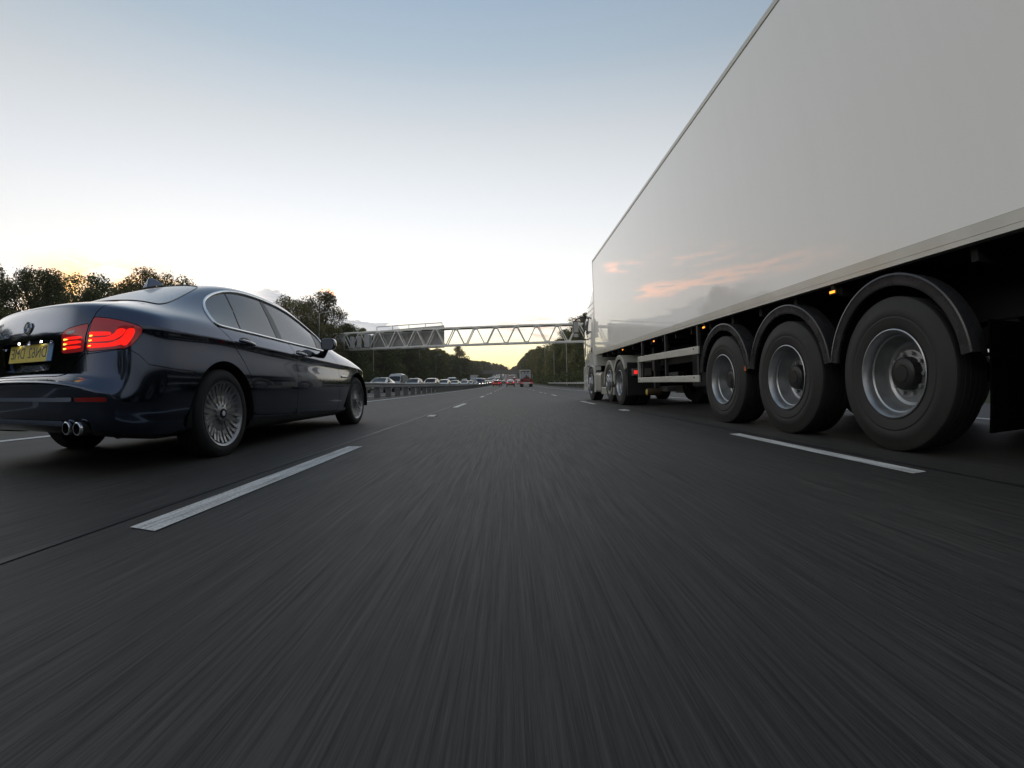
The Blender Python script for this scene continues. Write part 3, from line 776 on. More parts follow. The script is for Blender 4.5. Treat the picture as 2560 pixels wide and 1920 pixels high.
def build_saloon(loc, rz=0.0):
    root = empty('saloon_car', loc, rz, 'dark navy blue saloon with lit tail lights and yellow number plate in the next lane', 'car')
    paint = mat('navy_paint', (.043, .060, .100), .14, 1.0, .5, 1.0, .015)
    nt = paint.node_tree; b = nt.nodes['Principled BSDF']
    fl = nt.nodes.new('ShaderNodeTexNoise'); fl.inputs['Scale'].default_value = 900; tc = nt.nodes.new('ShaderNodeTexCoord'); nt.links.new(tc.outputs['Object'], fl.inputs['Vector'])
    rm = nt.nodes.new('ShaderNodeMapRange'); rm.inputs[3].default_value = .10; rm.inputs[4].default_value = .17; nt.links.new(fl.outputs[0], rm.inputs[0]); nt.links.new(rm.outputs[0], b.inputs['Roughness'])
    chrome = mat('bright_trim', (.86, .88, .90), .22, 1.0)
    black = mat('black_trim', (.012, .012, .013), .35, 0, .5)
    matte = mat('underbody_black', (.01, .01, .01), .8)
    glass = mat('tinted_glass', (.095, .10, .112), .03, 0, .5, ior=1.9)
    rglass = mat('mist_and_sky_rear_glass', (.60, .62, .64), .35, 0, .35, .35, .06, vary=(60, .12, 4))  # pale base colour stands for droplet mist and the reflected sky
    lens = mat('red_lens', (.50, .03, .036), .08, 0, .5, .6, emit=(1.0, .06, .07), strength=.05)
    lit = mat('lit_red', (.4, .005, .005), .3, emit=(1.0, .012, .006), strength=1.15)
    hot = mat('lit_bulb', (.6, .2, .02), .3, emit=(1.0, .50, .06), strength=2.2)
    white_l = mat('clear_lens', (.55, .50, .50), .1, 0, .5, .5)
    refl = mat('red_reflector', (.30, .012, .008), .15, 0, .5, .8)
    grey = mat('ledge_sky_grey', (.08, .10, .14), .34, .0)  # lighter grey puts the sky's reflection into the bumper ledge colour
    tyre = mat('tyre_rubber', (.013, .013, .013), .75, vary=(30, .25, 3))
    rimm = mat('alloy', (.34, .35, .36), .40, 1.0)
    dark = mat('wheel_backing', (.31, .32, .33), .42, 1.0)
    blue = mat('badge_blue', (.03, .13, .38), .2, 0, .5, .5); whit = mat('badge_white', (.75, .75, .75), .2, 0, .5, .5)
    S = car_surface(3)
    # openings
    for s0 in (0.0, 2.968):
        arch, S = S.cut(lambda V: np.maximum(np.hypot(V[:, 1] - s0, V[:, 2] - .318) - .388, .6 - V[:, 0]))
    lips = []
    def soft(P, poly, r=0.0): return sd_poly(P, poly) - r
    G, S = S.cut(lambda V: np.maximum(soft(V[:, 1:], WIN), .45 - V[:, 0])); 
    Gs, Ss = S, G
    _, _ = None, None
    # contour of the side glass for the bright trim
    side_loops = None
    T0 = car_surface(3); T0.cut(lambda V: np.maximum(soft(V[:, 1:], WIN), .45 - V[:, 0])); side_loops = T0.loops
    G = G
    rw_poly = smooth_poly([(-.2, -.552), (.0, -.555), (.45, -.545), (.645, -.50), (.685, -.45), (.62, -.2), (.548, .06), (.50, .165), (.42, .20), (0, .225), (-.2, .225)], 2)
    RW, S = S.cut(lambda V: np.maximum(soft(V[:, :2], rw_poly), 1.04 - V[:, 2])); rw_loops = None
    ws_poly = smooth_poly([(-.2, 1.62), (0, 1.62), (.42, 1.64), (.52, 1.68), (.57, 1.9), (.70, 2.35), (.66, 2.44), (.3, 2.52), (-.2, 2.53)], 2)
    WS, S = S.cut(lambda V: np.maximum(soft(V[:, :2], ws_poly), .98 - V[:, 2]))
    side = lambda V: .6 - V[:, 0]
    DR, S = S.split_gap(lambda V: np.maximum(soft(V[:, 1:], DOOR_R), side(V)))
    DF, S = S.split_gap(lambda V: np.maximum(soft(V[:, 1:], DOOR_F), side(V)))
    SILL, S = S.split_gap(lambda V: np.maximum.reduce([V[:, 2] - (.272 - .020 * V[:, 1]), .36 - V[:, 1], V[:, 1] - 2.62, side(V)]), .0015)
    LO, S = S.split_gap(lambda V: np.maximum(sd_poly(phi_z(V), LENS_O), V[:, 1] + .45), .002)
    LI, S = S.split_gap(lambda V: np.maximum(sd_poly(phi_z(V), LENS_I), V[:, 1] + .7), .002)
    boot_poly = [(-.3, .5885), (.0, .5885), (.357, .588), (.447, .599), (.488, .623), (.522, .666), (.559, .691), (.586, .715), (.588, .792), (.596, .87), (.614, .924), (.616, .951), (.631, 1.0), (.650, 1.2), (.655, 1.8), (-.3, 1.8)]
    BOOT, S = S.split_gap(lambda V: np.maximum(sd_poly(np.stack([V[:, 0], V[:, 2] + np.maximum(0, V[:, 1] + .9)], 1), boot_poly), V[:, 1] + .572), .0028)
    rec_poly = smooth_poly([(-.2, .812), (.318, .806), (.328, .775), (.305, .69), (.275, .640), (.24, .622), (-.2, .622)], 2)
    REC, BOOT = BOOT.cut(lambda V: np.maximum(sd_poly(V[:, [0, 2]], rec_poly), V[:, 1] + .8))
    T0 = car_surface(3); T0.cut(lambda V: np.maximum(sd_poly(V[:, [0, 2]], rec_poly), V[:, 1] + .8)); rec_loops = T0.loops
    def bump_line(V):
        zl = np.interp(V[:, 1], [-2, -1.03, -.86, -.80, -.746, -.56, -.30, 0], [.588, .70, .742, .704, .650, .631, .618, .61]); return np.maximum(V[:, 2] - zl, V[:, 1] + .34)
    BUMP, S = S.split_gap(bump_line, .0022)
    both = lambda q: q.joined(q.mirrored())
    body = both(S).build('body', paint, root)
    both(BUMP).build('bumper', paint, root)
    boot = both(BOOT).build('boot_lid', paint, root)
    SILL.build('sill_panel', black, root); SILL.mirrored().build('sill_panel', black, root)
    rwo = both(RW.moved(-.003)).build('rear_window', rglass, root)
    both(WS.moved(-.003)).build('windscreen', glass, root)
    for sgn in (1, -1):
        mm = (lambda q: q) if sgn > 0 else (lambda q: q.mirrored())
        dr = mm(DR).build('door', paint, root); df = mm(DF).build('door', paint, root)
        # side panes, divided by pillars
        lin = lambda pts: (lambda V: V[:, 1] - np.interp(V[:, 2], [p[1] for p in pts], [p[0] for p in pts]))
        q1 = lin([(.312, .95), (.315, .983), (.376, 1.159), (.389, 1.295), (.392, 1.4)])
        b1 = lin([(.912, .95), (.915, .973), (.942, 1.172), (.937, 1.336), (.937, 1.4)]); b2 = lin([(1.012, .95), (1.014, .97), (1.04, 1.158), (1.006, 1.34), (1.004, 1.4)])
        a1 = lin([(1.80, .92), (1.80, .93), (1.925, 1.19), (1.95, 1.3)])
        g = Gs if False else G
        quarter, rest = g.cut(lambda V: q1(V) + .006); strip, rest = rest.cut(lambda V: q1(V) - .006)
        pane_r, rest = rest.cut(b1); pill, rest = rest.cut(b2); pane_f, sail = rest.cut(a1)
        mm(quarter.moved(-.006)).build('side_window', glass, root); mm(pane_r.moved(-.006)).build('side_window', glass, dr); mm(pane_f.moved(-.006)).build('side_window', glass, df)
        [mm(q_.moved(-.003)).build('window_pillar', black, root) for q_ in (pill, strip, sail)]
        trim_tube('window_trim', side_loops, .0115, chrome, root, side=sgn)
        # wheel-arch lips and liners
        for s0 in (0.0, 2.968):
            li = MB(); li.lathe([(.388, -.002), (.405, -.05), (.41, -.33)], (0, 0, 0), 40, a0=-.18, a1=math.pi + .18)
            li.v = [(sgn * (.918 + x), s0 + y, .318 + z) for x, y, z in li.v]
            li.add([(sgn * .585, s0 - .42, .17), (sgn * .585, s0 + .42, .17), (sgn * .585, s0 + .42, .75), (sgn * .585, s0 - .42, .75)], [(0, 1, 2, 3)])
            li.build('wheel_arch_liner', matte, root, smooth=40)
            ar = MB(); pts = []
            ring = [a for a in np.linspace(-.16, math.pi + .16, 40)]
            car_wheel(root, sgn * .902, s0, .325, sgn, tyre, rimm, dark, black, whit)
        # handles
        for s0, par in ((.167, dr), (1.145, df)):
            zc_ = .868 if s0 < 1 else .842; wx = .903
            h = MB(); n = 10
            pts = [(wx + .012 + .026 * math.sin(math.pi * (.12 + .80 * q)), s0 + .005 + .235 * q, zc_ + .004 - .012 * q) for q in np.linspace(0, 1, n)]
            h.tube([(sgn * a, b_, c) for a, b_, c in pts], [.010] + [.0135] * (n - 2) + [.009], 8, m=0)
            h.tube([(sgn * (a + .005), b_, c + .0125) for a, b_, c in pts[1:-1]], .0048, 6, m=1)
            ho = h.build('door_handle', [paint, chrome], par, smooth=50)
            cup = MB(); cv = [(wx + .004, s0 + .12, zc_ - .004)] + [(wx - .004 + (.006 if math.sin(t) < 0 else -.002), s0 + .12 + .105 * math.cos(t), zc_ - .002 + .043 * math.sin(t)) for t in np.linspace(0, 2 * math.pi, 25)[:-1]]
            cup.add([(sgn * a, b_, c) for a, b_, c in cv], [(0, i, i % 24 + 1) for i in range(1, 25)]); cup.build('handle_recess_shade', black, ho, smooth=60)  # near-flat black disc stands for the shaded hollow behind the handle
        # side repeater
        rp = MB(); rp.box(sgn * .908, sgn * .925, 2.365, 2.52, .625, .655); rp.build('side_repeater', chrome, root, bevel=.006)
        # door mirror
        mi = empty('door_mirror', (sgn * .905, 1.80, .955)); mi.parent = root
        ho = MB(); rings = []
        for yy, sc in ((-.055, .90), (-.05, .98), (-.02, 1.0), (.03, .96), (.075, .80), (.10, .5)):
            rings.append([(sgn * (.088 + .080 * sc * math.copysign(abs(math.cos(t)) ** .55, math.cos(t))), yy, .033 + .066 * sc * math.copysign(abs(math.sin(t)) ** .6, math.sin(t))) for t in np.linspace(0, 2 * math.pi, 33)[:-1]])
        vs = [p for r_ in rings for p in r_]; fs = [(i * 32 + j, i * 32 + (j + 1) % 32, (i + 1) * 32 + (j + 1) % 32, (i + 1) * 32 + j) for i in range(5) for j in range(32)] + [tuple(range(160, 192))]
        ho.add(vs, fs); ho.build('mirror_housing', paint, mi, smooth=60)
        gl = MB(); gl.add([(x, -.049, z) for x, _, z in rings[0]], [tuple(range(32))]); gl.build('mirror_glass', mat('mirror_face', (.25, .26, .27), .05, 1.0), mi)
        ft = MB(); ft.tube([(-sgn * .02, .06, -.075), (sgn * .02, .03, -.06), (sgn * .05, .01, -.03), (sgn * .07, 0, .0)], [.045, .03, .024, .026], 10); ft.build('mirror_foot', black, mi, smooth=60)
        # tail lamps: the outer one on the wing, the inner one on the boot lid
        for nm, q, bars, par in (('tail_light', LO, BARS_O, root), ('tail_light', LI, BARS_I, boot)):
            tl = mm(q).build(nm, lens, par); q2 = q; acc = None
            for poly in bars:
                inn, q2 = q2.cut(lambda V, p=poly: sd_poly(phi_z(V), smooth_poly(p, 1)))
                acc = inn if acc is None else acc.joined(inn)
            mm(acc.moved(.0016)).build('light_bar', lit, tl)
            if par is boot:
                rv, _ = q2.cut(lambda V: sd_poly(phi_z(V), smooth_poly([(-.0528, .8302), (-.0141, .8491), (.0845, .8543), (.0633, .8378), (-.0263, .8257)], 2)))
                mm(rv.moved(.0012)).build('reversing_lens', white_l, tl)
            bl = MB()
            for w_, s_, z_ in (((.413, -1.026, .799), (.412, -1.032, .772), (.410, -1.039, .745)) if par is boot else ((.613, -1.004, .754), (.618, -.996, .785), (.622, -.985, .812))):
                vv = q.V[np.unique(q.T)]; s_ = vv[np.argmin((vv[:, 0] - w_) ** 2 + (vv[:, 2] - z_) ** 2), 1] + .001
                bl.tube([(sgn * (w_ - .006), s_, z_), (sgn * (w_ + (.05 if par is boot else .016)), s_ + (.006 if par is boot else -.002), z_ + .002)], [.0065, .003], 8)
            bl.build('bulb', hot, tl, smooth=60)
        # bumper reflector and twin tail pipes
        rf, _ = BUMP.cut(lambda V: np.maximum(sd_poly(V[:, [0, 2]], [(.566, .4405), (.582, .4635), (.776, .4645), (.771, .4385)]), V[:, 1] + .9))
        mm(rf.moved(.004)).build('rear_reflector', refl, root)
        if sgn > 0:
            for w_ in (.50, .605):
                ex = MB(); ex.lathe([(.030, 0), (.034, .0), (.038, .004), (.039, .02), (.039, .16), (.034, .16), (.033, .01)], n=28)
                ex.v = [(w_ - z_ * 0 + y_, -1.075 + x_, .290 + z_) for x_, y_, z_ in ex.v]; ex.m = [0 if i < 28 * 3 else 1 for i in range(len(ex.m))]; ex.build('tail_pipe', [chrome, matte], root, smooth=40)
                pl = MB(); pl.lathe([(0, .05), (.033, .05)], n=20); pl.v = [(w_ + y_, -1.075 + x_, .290 + z_) for x_, y_, z_ in pl.v]; pl.build('pipe_bore', matte, root)
    trim_tube('window_seal', [(p, n_, c) for p, n_, c in rw_edges(rw_poly)], .004, black, root, lift=.001)
    # number-plate recess
    rb = MB(); P = max(rec_loops, key=lambda l: len(l[0]))[0]; P = P[P[:, 0] > -1e-4]
    back_y = -.962
    for sgn in (1, -1):
        n = len(P); vs = [(sgn * a, b_, c) for a, b_, c in P] + [(sgn * a * .985, back_y - .02 * (c < .7), c * 1.0 + (.715 - c) * .03) for a, b_, c in P]
        rb.add(vs, [(i, i + 1, n + i + 1, n + i) for i in range(n - 1)])
        back = [(sgn * a * .985, back_y - .02 * (c < .7), c + (.715 - c) * .03) for a, b_, c in P]
        o_ = len(back); rb.add(back + [(0, back_y, .712)], [(i, i + 1, o_) for i in range(n - 1)])
    rb.build('plate_recess', paint, boot, smooth=30)
    tilt = Matrix.Translation((0, -.992, .738)) @ Matrix.Rotation(math.radians(-10), 4, 'X')
    pl = MB(); pl.box(-.26, .26, -.004, .004, -.0555, .0555, 0, tilt); pl.box(.205, .2602, -.0048, .0042, -.0556, .0556, 1, tilt)
    for sx in (-.14, .10): pl.tube([tilt @ Vector((sx, -.004, .006)), tilt @ Vector((sx, -.008, .006))], .006, 8, 2)
    plate = pl.build('number_plate', [mat('plate_yellow', (.80, .64, .11), .35, 0, .5, .3, vary=(14, .12, 4)), mat('plate_blue', (.10, .27, .52), .35), black], boot)
    ink = mat('plate_ink', (.11, .10, .08), .4)
    up = Matrix.Rotation(math.radians(90), 4, 'X'); flip = Matrix.Diagonal((-1, 1, 1, 1))
    text_mesh('plate_lettering', 'DN62', .098, ink, plate, tilt @ Matrix.Translation((.088, -.0046, 0)) @ up @ flip, .0006, 1.02, .88); text_mesh('plate_lettering', 'DME', .098, ink, plate, tilt @ Matrix.Translation((-.150, -.0046, 0)) @ up @ flip, .0006, 1.02, .88)
    text_mesh('model_lettering', '525d', .052, chrome, boot, Matrix.Translation((-.30, -1.024, .862)) @ Matrix.Rotation(math.radians(4), 4, 'X') @ up @ flip, .003, 1.05, 1.15)
    # round emblem
    eb = MB(); ctr = Vector((0, -1.016, .893)); R_ = .041; tl_ = Matrix.Rotation(math.radians(-6), 3, 'X')
    def disc(r0, r1, y0, m, a0=0, a1=2 * math.pi, n=32):
        vs = []; 
        for k in range(n + 1):
            a = a0 + (a1 - a0) * k / n
            for r_ in (r0, r1): vs.append(ctr + tl_ @ Vector((r_ * math.cos(a), y0, r_ * math.sin(a))))
        eb.add(vs, [(2 * k, 2 * k + 1, 2 * k + 3, 2 * k + 2) for k in range(n)], m)
    disc(.0, .0262, -.010, 1, 0, math.pi / 2, 8); disc(0, .0262, -.010, 2, math.pi / 2, math.pi, 8); disc(0, .0262, -.010, 1, math.pi, 1.5 * math.pi, 8); disc(0, .0262, -.010, 2, 1.5 * math.pi, 2 * math.pi, 8)
    disc(.0258, .0285, -.0108, 3); disc(.0285, .0385, -.0095, 0); disc(.0385, R_, -.0108, 3)
    ring = [ctr + tl_ @ Vector((R_ * math.cos(a), -.006, R_ * math.sin(a))) for a in np.linspace(0, 2 * math.pi, 33)[:-1]]; eb.tube(ring, .005, 6, 3, closed=True)
    eb.build('badge', [black, blue, whit, chrome], boot, smooth=30)
    # ledge lamps over the plate, lower bumper strips, aerial fin, floor
    pan = mat('plate_lamp_glow', (.8, .8, .8), .3, emit=(1, .95, .88), strength=12)
    for x in (-.135, .135):
        l = MB(); l.box(x - .008, x + .008, -1.004, -.996, .801, .804); l.build('plate_lamp', pan, boot)
    for z0, z1, wm, up_ in ((.440, .464, .562, .010), (.300, .330, .46, .012)):
        st, _ = BUMP.cut(lambda V: np.maximum.reduce([V[:, 2] - z1, z0 - V[:, 2], V[:, 0] - wm, V[:, 1] + .8]))
        st = Surf(st.V.copy(), st.N.copy(), st.T); k = (st.V[:, 2] - z0) / (z1 - z0); st.V[:, 1] -= .003 + .010 * (1 - k); nn = st.N + np.array([0, 0, .28]); st.N = nn / np.linalg.norm(nn, axis=1)[:, None]
        both(st).build('bumper_strip', grey, root)
    fin = MB(); fs_ = [(.02, 1.365), (.23, 1.43), (.205, 1.442), (.15, 1.458), (.085, 1.464), (.055, 1.456)]
    fv = []
    for (s_, z_), hw in zip(fs_, (.030, .026, .016, .010, .006, .006)): fv += [(-hw, s_ + .03, z_ - .018), (hw, s_ + .03, z_ - .018)]
    n = len(fs_); fin.add(fv, [tuple(2 * i for i in range(n)), tuple(2 * i + 1 for i in range(n))[::-1]] + [(2 * i, 2 * i + 1, 2 * ((i + 1) % n) + 1, 2 * ((i + 1) % n)) for i in range(n)])
    fin.build('roof_aerial', paint, root, smooth=70, bevel=.006)
    fl_ = MB(); fl_.box(-.56, .56, -.90, 3.6, .245, .30); fl_.box(-.78, .78, .42, 2.5, .18, .30); fl_.tube([(.3, -.5, .22), (.3, .9, .20)], .05, 10)
    fl_.build('underbody', matte, root)
    cab = MB(); cab.box(-.6, .6, -.3, 2.0, .30, .9); cab.build('cabin_lining', matte, root)
    return root

def rw_edges(poly):
    T0 = car_surface(3); T0.cut(lambda V: np.maximum(sd_poly(V[:, :2], poly), 1.04 - V[:, 2]))
    out = []
    for P, Nn, c in T0.loops:
        if len(P) > 8: out.append((P, Nn, c)); f = np.array([-1., 1, 1]); out.append((P * f, Nn * f, c))
    return out
build_saloon((-3.0, 2.867, -.01))
# ------------------------------------------------------------------ the articulated lorry on the right
def panel_white():
    mt = mat('white_panel', (.80, .79, .765), .32, 0, .5, .9, .035); nt = mt.node_tree; b = nt.nodes['Principled BSDF']; L = nt.links
    tc = nt.nodes.new('ShaderNodeTexCoord'); mp = nt.nodes.new('ShaderNodeMapping'); mp.inputs['Scale'].default_value = (1, .9, .45); L.new(tc.outputs['Object'], mp.inputs[0])
    n = nt.nodes.new('ShaderNodeTexNoise'); n.inputs['Scale'].default_value = 1.1; n.inputs['Detail'].default_value = 2; L.new(mp.outputs[0], n.inputs['Vector'])
    bp = nt.nodes.new('ShaderNodeBump'); bp.inputs['Strength'].default_value = .035; bp.inputs['Distance'].default_value = .012; L.new(n.outputs[0], bp.inputs['Height'])
    L.new(bp.outputs[0], b.inputs['Coat Normal'])
    # road film streaked down the panel
    m2 = nt.nodes.new('ShaderNodeMapping'); m2.inputs['Scale'].default_value = (1, 2.6, .22); L.new(tc.outputs['Object'], m2.inputs[0])
    d = nt.nodes.new('ShaderNodeTexNoise'); d.inputs['Scale'].default_value = 1.6; d.inputs['Detail'].default_value = 6; d.inputs['Roughness'].default_value = .7; L.new(m2.outputs[0], d.inputs['Vector'])
    r = nt.nodes.new('ShaderNodeMapRange'); r.inputs[1].default_value = .35; r.inputs[2].default_value = .75; r.inputs[3].default_value = 1.0; r.inputs[4].default_value = .965; L.new(d.outputs[0], r.inputs[0])
    s = nt.nodes.new('ShaderNodeVectorMath'); s.operation = 'SCALE'; s.inputs[0].default_value = (.80, .79, .765); L.new(r.outputs[0], s.inputs['Scale']); L.new(s.outputs[0], b.inputs['Base Color'])
    r2 = nt.nodes.new('ShaderNodeMapRange'); r2.inputs[1].default_value = .3; r2.inputs[2].default_value = .75; r2.inputs[3].default_value = .015; r2.inputs[4].default_value = .035; L.new(d.outputs[0], r2.inputs[0]); L.new(r2.outputs[0], b.inputs['Coat Roughness'])
    return mt
white_p = panel_white()
rail_m = mat('cream_rail', (.50, .49, .44), .35, .1, .5, .3, vary=(3, .10, 5)); seam_m = mat('seam_grey', (.13, .13, .12), .5)
black_c = mat('chassis_black', (.007, .007, .007), .85, vary=(4, .4, 4)); guard_m = mat('mudguard_plastic', (.026, .026, .028), .26, 0, .5, vary=(5, .2, 4))
tyre_t = mat('lorry_tyre', (.020, .019, .018), .72, vary=(6, .22, 4)); steel_w = mat('silver_wheel', (.34, .35, .36), .38, .75, vary=(10, .15, 4)); hub_b = mat('hub_black', (.02, .02, .02), .45, .2)
post_m = mat('guard_post_grey', (.022, .022, .022), .6); brown_m = mat('greasy_brown', (.060, .040, .018), .6); flap_m = mat('rubber_flap', (.003, .003, .003), 1.0, spec=.0); amber = mat('amber_lamp', (.5, .16, .01), .3, emit=(1.0, .30, .02), strength=2.6); amber_off = mat('amber_reflector', (.45, .12, .03), .3)
redl = mat('red_lamp', (.5, .01, .01), .3, emit=(1, .03, .03), strength=.9); yellow_m = mat('yellow_paint', (.42, .30, .05), .45, vary=(12, .25, 4))
cab_w = mat('cab_white', (.60, .60, .57), .28, 0, .5, 1.0, .03, vary=(2, .06, 4)); cab_g = mat('cab_glass', (.02, .022, .024), .03, ior=1.7); step_m = mat('tank_skirt', (.36, .35, .31), .38, .2, vary=(4, .12, 5)); blackp = mat('black_plastic', (.018, .018, .019), .4)

def lorry_wheel(parent, x, y, z, side, R=.52, rim=.298, width=.385, dish=True, tyre_m=tyre_t, rim_m=steel_w):
    wh = empty('wheel', (x, y, z)); wh.parent = parent
    if side < 0: wh.rotation_euler = (0, 0, math.pi)
    t = MB(); w = width
    prof = [(rim - .02, -.02), (rim + .004, -.004), (rim + .03, .006), (rim + .075, .012), (rim + .085, .007), (rim + .10, .012), (R - .085, .010), (R - .075, .004), (R - .03, -.006), (R - .006, -.02), (R, -.034)]
    for i in range(5):
        a = .05 + i * (w - .1) / 5; prof += [(R, -a), (R, -a - .042), (R - .012, -a - .045), (R - .012, -a - .054), (R, -a - .057)]
    prof += [(R, -w + .034), (R - .03, -w + .004), (rim, -w), (rim - .03, -w)]
    t.lathe(prof, n=96); t.build('tyre', tyre_m, wh, smooth=32)
    r = MB()
    if dish: r.lathe([(rim - .012, -.014), (rim + .002, .004), (rim - .006, .008), (rim - .016, -.004), (rim - .03, -.03), (rim - .034, -.07), (rim - .045, -.078), (rim - .052, -.12), (rim - .064, -.165), (rim - .08, -.20), (rim - .10, -.21), (rim - .125, -.20), (rim - .135, -.185), (.10, -.18)], n=72)
    else: r.lathe([(rim - .012, -.014), (rim + .002, .004), (rim - .006, .008), (rim - .02, -.01), (rim - .035, -.05), (rim - .06, -.04), (rim - .085, .035), (rim - .12, .06), (.125, .062), (.12, .03)], n=64)
    zf = -.18 if dish else .062
    for k in range(10):
        a = 2 * math.pi * k / 10; c, s = math.cos(a), math.sin(a); rr = .142 if dish else .148
        r.tube([(zf - .01, rr * c, rr * s), (zf + (.032 if dish else .010), rr * c, rr * s)], .014, 6)
        if not dish:
            rr = .205; r.tube([(.02, rr * c, rr * s), (.052, rr * c, rr * s)], .016, 8, caps=True)
    r.build('rim', rim_m, wh, smooth=35)
    h = MB(); h.lathe([(.118, zf - .05), (.116, zf + .045), (.108, zf + .075), (.095, zf + .085), (.06, zf + .087), (.055, zf + .095), (0, zf + .096)] if dish else [(.122, .02), (.118, .062), (.10, .075), (.085, .06), (0, .055)], n=36); h.build('hub', hub_b if dish else rim_m, wh, smooth=35)
    return wh

def mudguard(parent, x, y, z, side, r=.655, w=.15, a0=8, a1=172, m=None, lip=.085, name='mudguard'):
    g = MB(); pr = [(r - lip, -.004), (r - lip + .004, .010), (r - lip + .02, .014), (r - .03, .010), (r - .012, .016), (r, .012), (r + .004, 0), (r + .004, -w), (r - .03, -w), (r - .03, -w + .01), (r - .004, -w + .01), (r - .006, -.012), (r - lip, -.012)]
    g.lathe(pr, n=48, a0=math.radians(a0), a1=math.radians(a1))
    g.v = [(x + side * a, y + b, z + c) for a, b, c in g.v]
    return g.build(name, m or guard_m, parent, smooth=35)

def hexa(mb, x0, x1, ya, yb, za, zb, m=0):
    """box between two y stations with (bottom, top) heights at each"""
    vs = [(x, y, z) for x in (x0, x1) for y, zz in ((ya, za), (yb, zb)) for z in zz]
    mb.add(vs, [(0, 1, 3, 2), (4, 6, 7, 5), (0, 4, 5, 1), (2, 3, 7, 6), (0, 2, 6, 4), (1, 5, 7, 3)], m)

